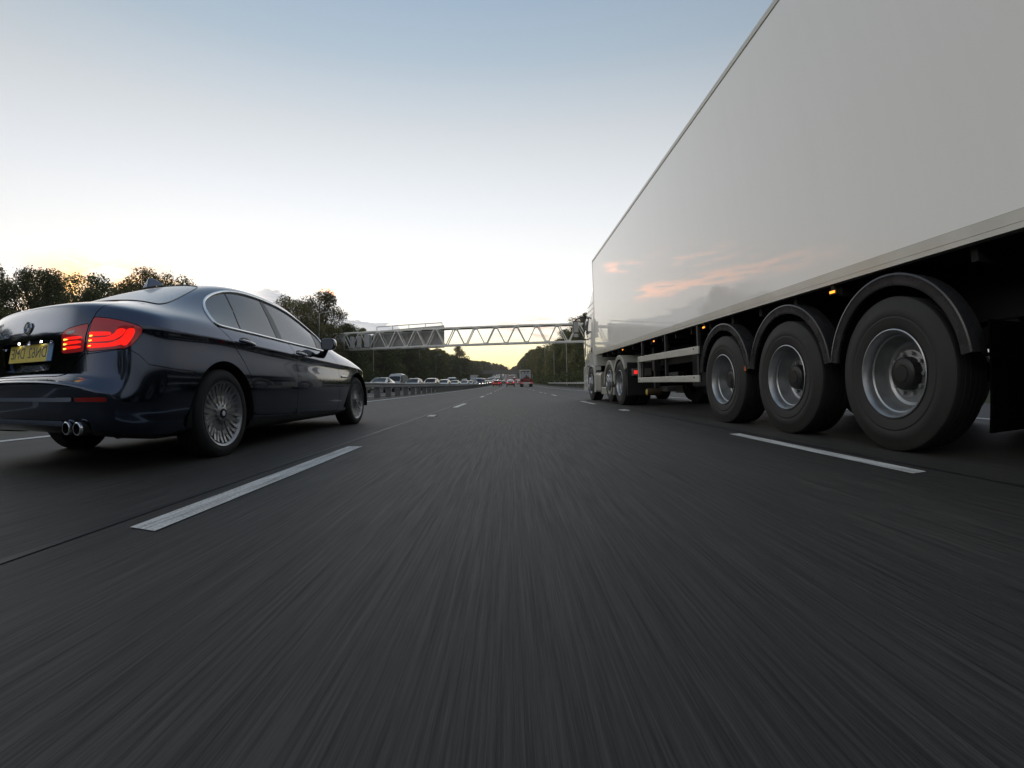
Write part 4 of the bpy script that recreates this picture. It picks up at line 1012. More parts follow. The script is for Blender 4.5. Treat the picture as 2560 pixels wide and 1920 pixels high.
def trailer():
    CX, Y0 = 3.825, 2.34
    root = empty('lorry_trailer', (CX, Y0, 0), 0, 'tall plain white box trailer with three axles and amber side lamps', 'trailer')
    zb = lambda Y: 1.205 + .0122 * Y; zt = lambda Y: 4.045 + .0165 * Y
    YA, YB = .02, 12.92
    def L(mb): mb.v = [(a - CX, b - Y0, c) for a, b, c in mb.v]; return mb
    x0, x1 = 2.55, 5.10
    for s, (xa, xb) in ((1, (x0 + .004, x0 + .06)), (-1, (x1 - .06, x1 - .004))):
        m = MB(); hexa(m, xa, xb, YA + .06, YB - .05, (zb(YA) + .10, zt(YA) - .075), (zb(YB) + .10, zt(YB) - .075)); L(m).build('side_panel', white_p, root)
        e = (x0 - .004, x0 + .06) if s > 0 else (x1 - .06, x1 + .004)
        m = MB(); hexa(m, *e, YA, YB, (zb(YA) + .034, zb(YA) + .0975), (zb(YB) + .034, zb(YB) + .0975)); hexa(m, e[0] + .003, e[1] - .003, YA, YB, (zb(YA) + .028, zb(YA) + .034), (zb(YB) + .028, zb(YB) + .034))
        hexa(m, e[0] - .003 * (s > 0), e[1] + .003 * (s < 0), YA, YB, (zb(YA), zb(YA) + .028), (zb(YB), zb(YB) + .028)); L(m).build('bottom_rail', rail_m, root)
        m = MB(); xx = x0 if s > 0 else x1; hexa(m, xx - .001 - .002 * s + .002, xx + .05 * s, YA, YB, (zb(YA) + .0975, zb(YA) + .1), (zb(YB) + .0975, zb(YB) + .1)) if s > 0 else hexa(m, xx - .05, xx, YA, YB, (zb(YA) + .0975, zb(YA) + .1), (zb(YB) + .0975, zb(YB) + .1))
        hexa(m, min(xx + .0015 * s, xx + .05 * s), max(xx + .0015 * s, xx + .05 * s), YA, YB, (zt(YA) - .075, zt(YA) - .066), (zt(YB) - .075, zt(YB) - .066)); L(m).build('rail_seal', seam_m, root)
        m = MB(); hexa(m, *e, YA, YB, (zt(YA) - .066, zt(YA)), (zt(YB) - .066, zt(YB))); L(m).build('top_rail', rail_m, root, bevel=.008)
        m = MB(); xe = (x0 - .001, x0 + .05) if s > 0 else (x1 - .05, x1 + .001); hexa(m, *xe, YB - .05, YB + .03, (zb(YB) + .10, zt(YB) - .066), (zb(YB + .08) + .10, zt(YB) - .066)); L(m).build('corner_post', rail_m, root, bevel=.012)
    m = MB(); hexa(m, x0 + .06, x1 - .06, YA, YB, (zt(YA) - .05, zt(YA) - .002), (zt(YB) - .05, zt(YB) - .002)); L(m).build('roof', white_p, root)
    m = MB(); hexa(m, x0 + .05, x1 - .05, YB - .02, YB + .02, (zb(YB), zt(YB) - .052), (zb(YB), zt(YB) - .052)); L(m).build('front_wall', white_p, root)
    for s in (0, 1):
        m = MB(); a = x0 + .07 + s * 1.21; hexa(m, a, a + 1.195, YA + .005, YA + .05, (zb(YA) + .04, zt(YA) - .08), (zb(YA) + .04, zt(YA) - .08)); L(m).build('rear_door', white_p, root)
    m = MB(); hexa(m, x0 + .06, x1 - .06, YA + .06, YB - .03, (zb(YA) + .03, zb(YA) + .16), (zb(YB) + .03, zb(YB) + .16)); L(m).build('floor', black_c, root)
    # frame under the floor
    for x in (3.25, 4.40):
        m = MB(); m.box(x - .06, x + .06, .1, 9.6, .86, 1.19); m.box(x - .05, x + .05, 9.6, 12.7, 1.08, 1.30); L(m).build('frame_rail', black_c, root)
    m = MB()
    for yy in np.arange(.4, 12.8, .62): m.box(2.62, 5.03, yy, yy + .05, zb(yy) - .09, zb(yy) + .02)
    L(m).build('cross_members', black_c, root)
    m = MB(); m.box(2.75, 4.9, .08, .2, .45, .60); m.box(3.2, 3.3, .1, .2, .55, .95); m.box(4.35, 4.45, .1, .2, .55, .95); L(m).build('rear_bumper', black_c, root)
    # axles and wheels
    for k in range(3):
        y = 2.34 + 1.30 * k
        m = MB(); m.tube([(2.8, y, .525), (4.85, y, .525)], .075, 12); m.tube([(3.2, y + .3, .75), (3.2, y + .3, 1.0)], .15, 14); m.tube([(4.45, y + .3, .75), (4.45, y + .3, 1.0)], .15, 14); m.bar((3.25, y - .6, .82), (3.25, y + .35, .62), .09, .12); m.bar((4.4, y - .6, .82), (4.4, y + .35, .62), .09, .12)
        m.tube([(3.0, y + .02, .60), (3.0, y + .02, .9)], .09, 12); L(m).build('axle', black_c, root)
        for s in (-1, 1):
            lorry_wheel(root, (2.555 if s < 0 else 5.095) - CX, y - Y0, .521, s)
            mudguard(root, (2.555 if s < 0 else 5.095) - CX, y - Y0, .535, s)
            br = MB(); br.tube([(-.5 * 0 + (2.99 if s < 0 else 4.66), y + .66, .72), ((2.60 if s < 0 else 5.05), y + .66, .72)], .02, 8); br.tube([((2.99 if s < 0 else 4.66), y + .66, .72), ((3.2 if s < 0 else 4.45), y + .66, .9)], .02, 8); L(br).build('guard_bracket', black_c, root)
    for s in (-1, 1):
        m = MB(); xa = 2.60 if s < 0 else 4.35; m.box(xa, xa + .70, 1.60, 1.615, .18, .80); L(m).build('spray_flap', flap_m, root)
        m = MB(); xa = (2.545, 2.565) if s < 0 else (5.085, 5.105); m.tube([(xa[0], 4.385, .63), (xa[1], 4.385, .63)], .028, 12); L(m).build('side_reflector', amber_off, root)
        for yy in (9.71, 7.52, 5.445, 2.93):
            m = MB(); xa = 2.53 if s < 0 else 5.09; m.box(xa + .03, xa + .05, yy - .045, yy + .045, zb(yy) - .080, zb(yy) - .040, 1); m.box(xa + .022 if s < 0 else xa + .05, xa + .03 if s < 0 else xa + .058, yy - .030, yy + .030, zb(yy) - .068, zb(yy) - .051, 0); m.box(xa + .032, xa + .048, yy - .02, yy + .02, zb(yy) - .042, zb(yy) + .03, 1)
            L(m).build('marker_lamp', [amber, black_c], root)
        # under-run side guard
        X = 2.53 if s < 0 else 5.10
        for zf, zr, h in ((.965, .925, .105), (.562, .542, .092)):
            m = MB(); hexa(m, X - .012, X + .012, 5.56, 8.42, (zr - h / 2, zr + h / 2), (zf - h / 2, zf + h / 2)); L(m).build('side_guard_rail', rail_m, root, bevel=.006)
        m = MB(); m.box(X - .010, X + .04, 8.40, 8.432, .515, 1.018); L(m).build('side_guard_end', rail_m, root)
        for yy in (8.25, 6.95, 5.66):
            m = MB(); xx = X + .045 if s < 0 else X - .045; m.box(xx - .022, xx + .022, yy - .022, yy + .022, .50, zb(yy)); L(m).build('guard_post', post_m, root)
        for yy in (8.33, 5.72):
            for zz in (.56, .95):
                bo = MB(); bo.tube([(X - .018, yy, zz), (X - .012, yy, zz)], .012, 8); L(bo).build('bolt', hub_b, root)
        # landing leg with a yellow roller foot
        lx = 3.02 if s < 0 else 4.63
        m = MB(); m.box(lx - .05, lx + .05, 8.70, 8.80, .40, 1.15); m.box(lx - .07, lx + .07, 8.68, 8.82, .75, 1.28); m.bar((lx, 8.75, .95), (lx, 7.9, 1.2), .05, .05); L(m).build('landing_leg', post_m, root)
        m = MB(); m.lathe([(0, 0), (.068, 0), (.074, -.02), (.074, -.26), (.068, -.28), (0, -.28)], n=24); nb = len(m.f); m.lathe([(0, .014), (.05, .014), (.066, .004), (.066, -.004)], n=24); m.m = [0] * nb + [1] * (len(m.f) - nb)
        m.v = [((2.80 if s < 0 else 4.85) - a if s < 0 else 4.85 + a, 8.75 + b, .315 + c) for a, b, c in m.v] if s > 0 else [(2.80 - a, 8.75 + b, .315 + c) for a, b, c in m.v]; L(m).build('roller_foot', [brown_m, yellow_m], root, smooth=40)
    m = MB(); m.box(3.0, 4.7, 6.0, 6.9, .42, .98); L(m).build('storage_box', black_c, root, bevel=.03)
    m = MB(); m.box(3.02, 4.65, .40, 1.50, .30, 1.12); L(m).build('light_block_box', flap_m, root, bevel=.03)  # added black box shuts off light and view behind the rear wheels
    for yy, zz in ((5.75, .72), (7.4, .85)): m = MB(); m.tube([(3.3, yy, zz), (4.4, yy, zz)], .15, 16); L(m).build('air_tank', black_c, root, smooth=40)
    return root
trailer()

def tractor():
    CX, Y0 = 3.80, 10.05
    root = empty('lorry_tractor', (CX, Y0, 0), 0, 'white lorry cab pulling the tall white trailer, mirrors on arms at its side', 'lorry')
    def L(mb): mb.v = [(a - CX, b - Y0, c) for a, b, c in mb.v]; return mb
    hw = 1.255
    def outline(h, yf, yr, rf, rr=.10, n=8):
        pts = [(-h, yr + rr)] if rr else []
        pts = []
        for k in range(n + 1):
            a = math.pi / 2 * k / n; pts.append((-h + rr - rr * math.cos(a) * 1.0, yr + rr - rr * math.sin(a)))      # rear left, side to rear
        pts = pts[::-1]
        left = [(-h + rr - rr * math.sin(a), yr + rr - rr * math.cos(a)) for a in np.linspace(0, math.pi / 2, n)]
        fr = [(-h + rf - rf * math.cos(a), yf - rf + rf * math.sin(a)) for a in np.linspace(0, math.pi / 2, n)]
        half = left + fr
        return half + [(-x, y) for x, y in half[::-1]]
    lev = [(1.06, 1.225, 14.93, .30), (1.13, 1.245, 14.99, .30), (1.30, 1.255, 15.0, .30), (1.44, 1.25, 15.0, .32), (2.10, 1.25, 14.96, .34), (2.20, 1.247, 14.93, .34), (2.55, 1.23, 14.83, .36), (2.80, 1.215, 14.72, .40), (2.86, 1.21, 14.69, .40), (3.05, 1.19, 14.50, .48), (3.3, 1.165, 14.22, .55), (3.55, 1.13, 13.92, .55), (3.75, 1.08, 13.68, .30), (3.82, .98, 13.5, .2)]
    m = MB(); n = None
    for z, h, yf, rf in lev:
        o = outline(h, yf, 13.08, rf); n = len(o); m.v += [(CX + x, y, z) for x, y in o]
    for i in range(len(lev) - 1):
        for j in range(n): m.f.append((i * n + j, i * n + (j + 1) % n, (i + 1) * n + (j + 1) % n, (i + 1) * n + j)); m.m.append(0)
    m.f += [tuple(range(n))[::-1], tuple(range((len(lev) - 1) * n, len(lev) * n))]; m.m += [0, 0]
    cab = L(m).build('cab', cab_w, root, smooth=50)
    for s in (-1, 1):
        X = CX + s * hw
        def px(off): return X + s * off
        # lower wing with the wheel arch cut out of it
        arch = [(13.65 + .56 * math.cos(a), .53 + .56 * math.sin(a)) for a in np.linspace(math.radians(8), math.radians(158), 18)]
        poly = [(14.93, .30), (14.98, .5), (14.98, 1.0), (14.86, 1.10), (13.02, 1.04), (12.99, .92)] + [(13.10, .90)] + arch[::-1] + [(14.21, .30)]
        w = MB(); w.prism(poly, 0, px(-.20), px(.002)); L(w).build('wing', cab_w, root, bevel=.012)
        # door: seam lines, window, handle
        d = MB()
        for q in ([(13.34, 1.47), (14.52, 1.47)], [(13.34, 1.47), (13.30, 2.72)], [(14.52, 1.47), (14.56, 2.05)], [(13.10, 2.83), (14.60, 2.83)], [(13.10, 3.02), (14.42, 3.02)]):
            for (ya, za), (yb, zb_) in zip(q[:-1], q[1:]):
                f = lambda z: 1.25 if z < 2.2 else 1.25 - (z - 2.2) * .06 if z < 2.86 else 1.21 - (z - 2.86) * .1
                d.bar((CX + s * (f(za) + .001), ya, za), (CX + s * (f(zb_) + .001), yb, zb_), .008, .012)
        L(d).build('door_seam', seam_m, root)
        gl = MB(); gp = [(13.42, 2.12), (14.38, 2.12), (14.46, 2.30), (14.36, 2.66), (13.50, 2.72), (13.42, 2.66)]
        gl.add([(CX + s * (1.25 - max(0, z - 2.2) * .06 + .004), y, z) for y, z in gp], [tuple(range(6))]); L(gl).build('side_window', cab_g, root)
        h = MB(); h.box(px(-.006), px(.004), 13.40, 13.56, 1.50, 1.64); L(h).build('door_handle', blackp, root, bevel=.01)
        tr = MB(); tr.box(px(-.03), px(.004), 14.56, 14.80, 1.40, 1.98); L(tr).build('corner_deflector', cab_w, root, bevel=.02)
        # mirrors on a bracket
        mr_ = MB(); bx = CX + s * 1.25
        mr_.tube([(bx - s * .05, 14.42, 2.70), (bx + s * .10, 14.45, 2.74), (bx + s * .32, 14.45, 2.66), (bx + s * .34, 14.45, 2.60)], .022, 8); mr_.tube([(bx + s * .06, 14.44, 2.72), (bx + s * .05, 14.45, 2.05)], .016, 8); mr_.tube([(bx + s * .33, 14.45, 2.10), (bx + s * .05, 14.45, 2.0), (bx - s * .05, 14.42, 1.98)], .022, 8); mr_.box(bx - s * .0 - .05, bx + .07, 14.40, 14.50, 2.70, 2.78)
        L(mr_).build('mirror_arm', blackp, root, smooth=40)
        for (xa, xb, za, zb_, nm) in ((.24, .42, 2.22, 2.60, 'mirror'), (.25, .42, 2.06, 2.20, 'mirror'), (-.01, .05, 2.30, 2.62, 'mirror')):
            q = MB(); a, b = sorted((bx + s * xa, bx + s * xb)); q.box(a, b, 14.40, 14.50, za, zb_); mo = L(q).build(nm, blackp, root, bevel=.025)
            g2 = MB(); g2.add([(a + .012, 14.396, za + .012), (b - .012, 14.396, za + .012), (b - .012, 14.396, zb_ - .012), (a + .012, 14.396, zb_ - .012)], [(0, 1, 2, 3)]); L(g2).build('mirror_glass', bpy.data.materials['mirror_face'], mo)
        # steps / tank skirts behind the front wheel
        for ya, yb, za, zb_, mm_ in ((12.60, 12.99, .27, .86, step_m), (12.16, 12.58, .26, .84, step_m)):
            k = MB(); rr = .10; cs = []
            a, b = px(-.55), px(-.005)
            sec = [(b, za + rr), (b, zb_ - rr)] + [(b - s * rr * (1 - math.cos(t)), zb_ - rr + rr * math.sin(t)) for t in np.linspace(.2, math.pi / 2, 6)] + [(a, zb_), (a, za)] + [(b - s * rr * (1 - math.cos(t)), za + rr - rr * math.sin(t)) for t in np.linspace(math.pi / 2, .2, 6)]
            k.prism(sec, 1, ya, yb); L(k).build('fuel_tank', mm_, root, smooth=40)
        k = MB(); k.box(px(-.30), px(-.012), 10.62, 12.15, .22, .42); L(k).build('skirt_panel', step_m, root, bevel=.02)
        k = MB(); k.box(min(px(-.06), px(0.003)), max(px(-.06), px(.003)), 12.99, 13.09, .26, .92); L(k).build('step_edge', cab_w, root, bevel=.02)
        xo = X - s * .015
        lorry_wheel(root, xo - CX, 13.65 - Y0, .515, s, .515, .298, .315, False)
        lorry_wheel(root, xo - CX, 11.10 - Y0, .55, s, .50, .298, .315, False)
        lorry_wheel(root, xo - CX, 10.05 - Y0, .52, s, .52, .298, .30, True); lorry_wheel(root, xo - s * .33 - CX, 10.05 - Y0, .52, s, .52, .298, .30, True)
        mudguard(root, xo - CX + s * .005, 11.10 - Y0, .46, s, .64, .40, 4, 176, step_m, .10); mudguard(root, xo - CX + s * .005, 10.05 - Y0, .52, s, .64, .66, 4, 150, step_m, .10)
        k = MB(); k.box(min(px(-.68), px(-.01)), max(px(-.68), px(-.01)), 9.36, 9.40, .24, .96); L(k).build('mudflap', blackp, root)
        k = MB(); k.box(min(px(-.52), px(-.10)), max(px(-.52), px(-.10)), 9.22, 9.34, .66, .82, 0); k.box(min(px(-.20), px(-.12)), max(px(-.20), px(-.12)), 9.20, 9.225, .70, .78, 1); L(k).build('tail_lamp', [seam_m, redl], root, bevel=.01)
    m = MB()
    for x in (-.42, .42): m.box(CX + x - .05, CX + x + .05, 9.1, 14.6, .78, 1.02)
    for y in (10.05, 11.10, 13.65): m.tube([(CX - .95, y, .52), (CX + .95, y, .52)], .09, 10)
    m.box(CX - .55, CX + .55, 11.2, 12.2, 1.02, 1.18); L(m).build('chassis', black_c, root)
    m = MB(); m.box(CX - .8, CX + .8, 13.2, 14.8, .62, 1.06); L(m).build('engine', black_c, root)
    m = MB(); m.box(CX - 1.10, CX + 1.10, 14.80, 15.02, .30, 1.05); L(m).build('bumper', cab_w, root, bevel=.05)
    ws = MB(); ws.add([(CX - .95, 15.0 - .06, 2.14), (CX + .95, 15.0 - .06, 2.14), (CX + .9, 14.74, 2.78), (CX - .9, 14.74, 2.78)], [(0, 1, 2, 3)]); L(ws).build('windscreen', cab_g, root)
    return root
tractor()
# ------------------------------------------------------------------ other traffic
head = mat('headlamp_lit', (.9, .9, .85), .2, emit=(1.0, .93, .75), strength=9.0); head_off = mat('headlamp_glass', (.6, .6, .6), .15, .3); tail = mat('tail_lamp_lit', (.5, .01, .01), .3, emit=(1.0, .05, .08), strength=1.3)
car_glass = mat('car_glass', (.045, .05, .053), .08, spec=.22); tyre_s = bpy.data.materials['tyre_rubber']; plain_t = mat('dark_plastic', (.02, .02, .02), .6); plate_w = mat('plate_white', (.6, .6, .55), .5); plate_y = mat('plate_pale_yellow', (.55, .45, .12), .5)
PAINTS = {'silver': (.27, .28, .29), 'white': (.46, .46, .45), 'grey': (.17, .18, .19), 'black': (.014, .014, .016), 'red': (.42, .012, .012), 'maroon': (.13, .012, .015), 'blue': (.03, .07, .18)}
paints = {k: mat('car_' + k, v, .25, .35 if k in ('silver', 'grey', 'blue') else 0, .5, 1.0, .03) for k, v in PAINTS.items()}

def small_car(kind):
    """returns shared meshes of one body style; front of the car at +y"""
    st = {  # s, z_belt, z_roof (None = no cabin), half width
        'hatch': [(-2.05, .80, None, .78), (-2.0, .92, None, .83), (-1.75, .96, 1.30, .86), (-1.35, .96, 1.47, .87), (-.2, .95, 1.52, .88), (.55, .93, 1.42, .88), (1.25, .95, None, .87), (1.85, .84, None, .83), (2.08, .66, None, .74)],
        'saloon': [(-2.35, .86, None, .78), (-2.28, .99, None, .84), (-1.65, 1.02, None, .88), (-.95, .97, 1.36, .89), (-.2, .95, 1.46, .90), (.45, .93, 1.40, .90), (1.25, .95, None, .89), (2.0, .84, None, .85), (2.35, .64, None, .74)],
        'estate': [(-2.4, .84, None, .80), (-2.36, .98, None, .86), (-2.15, 1.02, 1.45, .89), (-1.5, 1.0, 1.58, .90), (-.2, .98, 1.62, .91), (.45, .97, 1.52, .91), (1.3, 1.0, None, .90), (2.0, .90, None, .86), (2.35, .68, None, .76)],
        'van': [(-2.7, .8, None, .94), (-2.68, 1.1, 2.1, .96), (-1.5, 1.15, 2.28, .98), (.2, 1.15, 2.30, .98), (.9, 1.15, 2.22, .98), (1.35, 1.15, 1.95, .97), (1.85, 1.15, None, .95), (2.3, 1.0, None, .92), (2.6, .7, None, .82)]}[kind]
    out = {}
    b = MB(); rings = []
    for s, zb, zr, w in st:
        top = zr if zr else zb + .02; wt = w * (.74 if kind != 'van' else .88) if zr else w * .80
        rings.append([(-w * .93, s, .30), (-w, s, .48), (-w, s, .70), (-w * .97, s, zb), (-(wt + (w * .97 - wt) * .1), s, zb + (top - zb) * .88), (-wt * .8, s, top), (0, s, top + .02)])
    rings = [r_ + [(-x, y, z) for x, y, z in r_[-2::-1]] for r_ in rings]; n = 13
    b.v = [p for r_ in rings for p in r_]
    for i in range(len(rings) - 1):
        for j in range(n - 1): b.f.append((i * n + j, i * n + j + 1, (i + 1) * n + j + 1, (i + 1) * n + j)); b.m.append(0)
        b.f.append((i * n, (i + 1) * n, (i + 1) * n + n - 1, i * n + n - 1)); b.m.append(0)
    b.f += [tuple(range(n)), tuple(range((len(rings) - 1) * n, len(rings) * n))[::-1]]; b.m += [0, 0]
    out['body'] = (b, 45)
    cabin = [i for i, q in enumerate(st) if q[2]]; f, r = cabin[-1], cabin[0]
    def quad(pa, pb, inset, off):
        """glass between two ring rows"""
        return pa, pb
    def face(i0, i1, j0, j1, shrink, push):
        P = [Vector(rings[i0][j0]), Vector(rings[i0][j1]), Vector(rings[i1][j1]), Vector(rings[i1][j0])]; c = sum(P, Vector()) / 4
        nrm = (P[1] - P[0]).cross(P[3] - P[0]).normalized()
        if nrm.dot(c - Vector((0, 0, .8))) < 0: nrm = -nrm
        return [c + (p - c) * shrink + nrm * push for p in P]
    def screen(A, B_, nrm, t0, t1):
        g = MB(); P = []
        for t in (t0, t1):
            for k in range(4, 9):
                p = Vector(A[k]).lerp(Vector(B_[k]), t); p.x *= .93; P.append(p + nrm * .022)
        g.add(P, [(k, k + 1, k + 6, k + 5) for k in range(4)]); return g
    out['windscreen'] = (screen(rings[f], rings[f + 1], Vector((0, .7, .7)), .05, .88), 60)
    out['rear_window'] = (screen(rings[r], rings[r - 1], Vector((0, -.8, .5)), .05, .85), 60)
    for side, (j0, j1) in (('L', (3, 4)), ('R', (9, 8))):
        for i in range(r if kind != 'van' else f - 1, f):
            g = MB(); g.add(face(i, i + 1, j0, j1, .90, .012), [(0, 1, 2, 3)]); out['side_window_%d' % i + side] = (g, None)
    yf, yr = st[-1][0], st[0][0]; zf = st[-1][1]; zr_ = st[1][1]; wf = st[-1][3]; wr = st[0][3]
    for s, nm in ((-1, 'L'), (1, 'R')):
        g = MB(); g.box(s * wf * .62 - .14, s * wf * .62 + .14, yf - .10, yf + .015, zf - .10, zf + .02); out['headlight' + nm] = (g, None)
        g = MB(); g.box(s * wr * .80 - .14, s * wr * .80 + .14, yr - .03, yr + .12, zr_ - .20, zr_ - .04); out['tail_light' + nm] = (g, None)
        g = MB(); g.box(s * (st[4][3] + .04) - .09, s * (st[4][3] + .04) + .09, st[f][0] + .25, st[f][0] + .37, st[f][1] + .02, st[f][1] + .15); out['door_mirror' + nm] = (g, None)
        for yy, e in ((st[0][0] + .85, 'R'), (st[-1][0] - .80, 'F')):
            g = MB(); g.lathe([(0, .0), (.2, .0), (.21, .01), (.30, .01), (.315, -.02), (.315, -.2), (0, -.2)], n=24); g.v = [(s * (st[4][3] - .005) + s * a, yy + b_, .315 + c_) for a, b_, c_ in g.v]; out['wheel' + nm + e] = (g, 40)
    g = MB(); g.box(-.26, .26, yr - .02, yr + .02, .62, .73); out['number_plateR'] = (g, None); g = MB(); g.box(-.26, .26, yf - .02, yf + .03, .42, .53); out['number_plateF'] = (g, None)
    g = MB(); g.box(-wf * .55, wf * .55, yf - .05, yf + .01, .30, .48) ; out['grille'] = (g, None); g = MB(); g.box(-wr * .85, wr * .85, yr - .012, yr + .05, .30, .44); out['rear_valance'] = (g, None)
    return out
_cache = {}
def protos(kind, colour, lit, oncoming):
    key = (kind, colour, lit)
    if key in _cache: return _cache[key]
    root = bpy.data.objects.new(kind + '_car' if kind != 'van' else 'van', None); root.empty_display_size = .3
    ms = {'body': paints[colour], 'windscreen': car_glass, 'rear_window': car_glass, 'side_window': car_glass, 'headlight': head if lit == 'head' else head_off, 'tail_light': tail if lit == 'tail' else bpy.data.materials['red_lens'], 'door_mirror': plain_t if colour in ('white', 'silver') else paints[colour], 'wheel': tyre_s, 'number_plateR': plate_y, 'number_plateF': plate_w, 'grille': plain_t, 'rear_valance': plain_t}
    if (kind, None) not in _cache: _cache[(kind, None)] = small_car(kind)
    for k, (mb, sm) in _cache[(kind, None)].items():
        base = k.rstrip('LRF') if not k.startswith('number_plate') else k
        if k.startswith('wheel'): base = 'wheel'
        if k.startswith('side_window'): base = 'side_window'
        o = mb.build(base if not base.startswith('number') else 'number_plate', ms[base], root, smooth=sm)
    _cache[key] = root
    return root
def place_car(kind, colour, x, y, oncoming, lit, label, group=None):
    p = protos(kind, colour, lit, oncoming); first = p.name not in COL.objects
    if first: COL.objects.link(p); r = p
    else: r = copy_tree(p)
    slope = math.atan((ground_z(y + 1) - ground_z(y - 1)) / 2)
    r.location = (x, y, ground_z(y)); r.rotation_euler = (-slope if oncoming else slope, 0, math.pi if oncoming else 0)
    for k in ('group',):
        if k in r: del r[k]
    return tag(r, label, 'van' if kind == 'van' else 'car', group)

GR = 'oncoming cars queuing beyond the central barrier'
near_cars = [('saloon', 'silver', -12.4, 41.5, None, 'silver saloon car nearest to the blue car in the oncoming queue'),
             ('van', 'white', -15.6, 60.0, None, 'small white van just behind the nearest silver car in the queue'),
             ('hatch', 'silver', -11.6, 52.5, None, 'pale silver hatchback third from the left in the oncoming queue'),
             ('estate', 'black', -10.9, 60.5, None, 'dark estate car with sunlit edge in the oncoming queue'),
             ('hatch', 'white', -10.3, 68.5, None, 'white hatchback right after the dark estate in the queue'),
             ('saloon', 'silver', -10.2, 81.0, None, 'silver saloon under the right end of the gantry sign'),
             ('hatch', 'grey', -14.0, 84.0, None, 'grey hatchback half hidden beyond the silver saloon under the sign'),
             ('van', 'silver', -13.4, 101.0, None, 'silver van standing above the row of cars past the gantry'),
             ('saloon', 'grey', -9.6, 93.0, 'head', 'grey saloon with one bright headlamp in the oncoming queue'),
             ('hatch', 'white', -9.6, 106.0, None, 'white hatchback behind the grey saloon with headlamps'),
             ('saloon', 'silver', -9.5, 118.0, 'head', 'silver saloon with brilliant headlamps, beside the red car')]
for k, c, x, y, l, lab in near_cars: place_car(k, c, x, y, True, l, lab, GR)
rnd = random.Random(5); kinds = ['hatch', 'saloon', 'estate', 'hatch', 'saloon', 'van']; cols = ['silver', 'white', 'grey', 'black', 'silver', 'blue', 'red', 'white']
for lane in (-9.5, -13.0, -16.6):
    y = 128 + rnd.uniform(0, 6) + (0 if lane > -10 else 6)
    while y < 600:
        place_car(rnd.choice(kinds), rnd.choice(cols), lane + rnd.uniform(-.25, .25), y, True, 'head', 'small distant car with lit headlamps in the oncoming queue climbing the far hill', 'far oncoming cars on the hill')
        y += rnd.uniform(8.5, 14)

place_car('hatch', 'red', -3.3, 108, False, 'tail', 'bright red hatchback with tail lights on, in the left lane ahead', 'cars driving away ahead')
place_car('saloon', 'maroon', .15, 97, False, 'tail', 'dark maroon saloon with pink-red tail lights in the middle lane ahead', 'cars driving away ahead')
place_car('hatch', 'black', -3.2, 127, False, 'tail', 'dark hatchback close in front of the bright red hatchback', 'cars driving away ahead')
place_car('saloon', 'black', -2.6, 178, False, None, 'small dark car between the red and maroon cars, farther off', 'cars driving away ahead')
place_car('estate', 'white', 3.3, 150, False, 'tail', 'white estate car just right of the maroon saloon, farther off', 'cars driving away ahead')
far_set = [(-3.1, 245), (.2, 262), (3.6, 240), (.4, 300), (3.8, 318), (-3.0, 330), (.1, 362), (3.5, 385), (-3.2, 420), (.3, 455), (3.7, 480), (-3, 520), (3.4, 560), (.2, 585)]
for i, (x, y) in enumerate(far_set): place_car(rnd.choice(kinds), rnd.choice(cols), x, y, False, 'tail', 'tiny car driving away up the far hill under the bridge', 'far cars on our side')

def box_lorry(x, y, label):
    root = empty('box_lorry', (x, y, ground_z(y)), math.pi, label, 'lorry')
    b = MB(); b.box(-1.22, 1.22, -6, 1.0, 1.0, 3.6); b.build('box_body', paints['white'], root, bevel=.04)
    c = MB(); c.prism([(1.1, .5), (3.0, .5), (3.05, 1.5), (2.8, 2.6), (1.1, 2.7)], 0, -1.15, 1.15); c.build('cab', paints['white'], root, bevel=.08)
    w = MB(); w.add([(-1.05, 3.09, 1.55), (1.05, 3.09, 1.55), (1.0, 2.86, 2.45), (-1.0, 2.86, 2.45)], [(0, 1, 2, 3)]); w.build('windscreen', car_glass, root)
    for s in (-1, 1):
        h = MB(); h.box(s * .8 - .16, s * .8 + .16, 2.98, 3.06, .72, .92); h.build('headlight', head, root)
        for yy in (-4.4, 2.0):
            t = MB(); t.lathe([(0, 0), (.25, 0), (.45, .01), (.48, -.02), (.48, -.3), (0, -.3)], n=24); t.v = [(s * (1.15 + a), yy + b_, .48 + c_) for a, b_, c_ in t.v]; t.build('wheel', tyre_s, root, smooth=40)
    ch = MB(); ch.box(-.5, .5, -5.8, 2.8, .55, 1.0); ch.build('chassis', plain_t, root)
box_lorry(-12.9, 158, 'white box lorry standing tall in the oncoming queue')

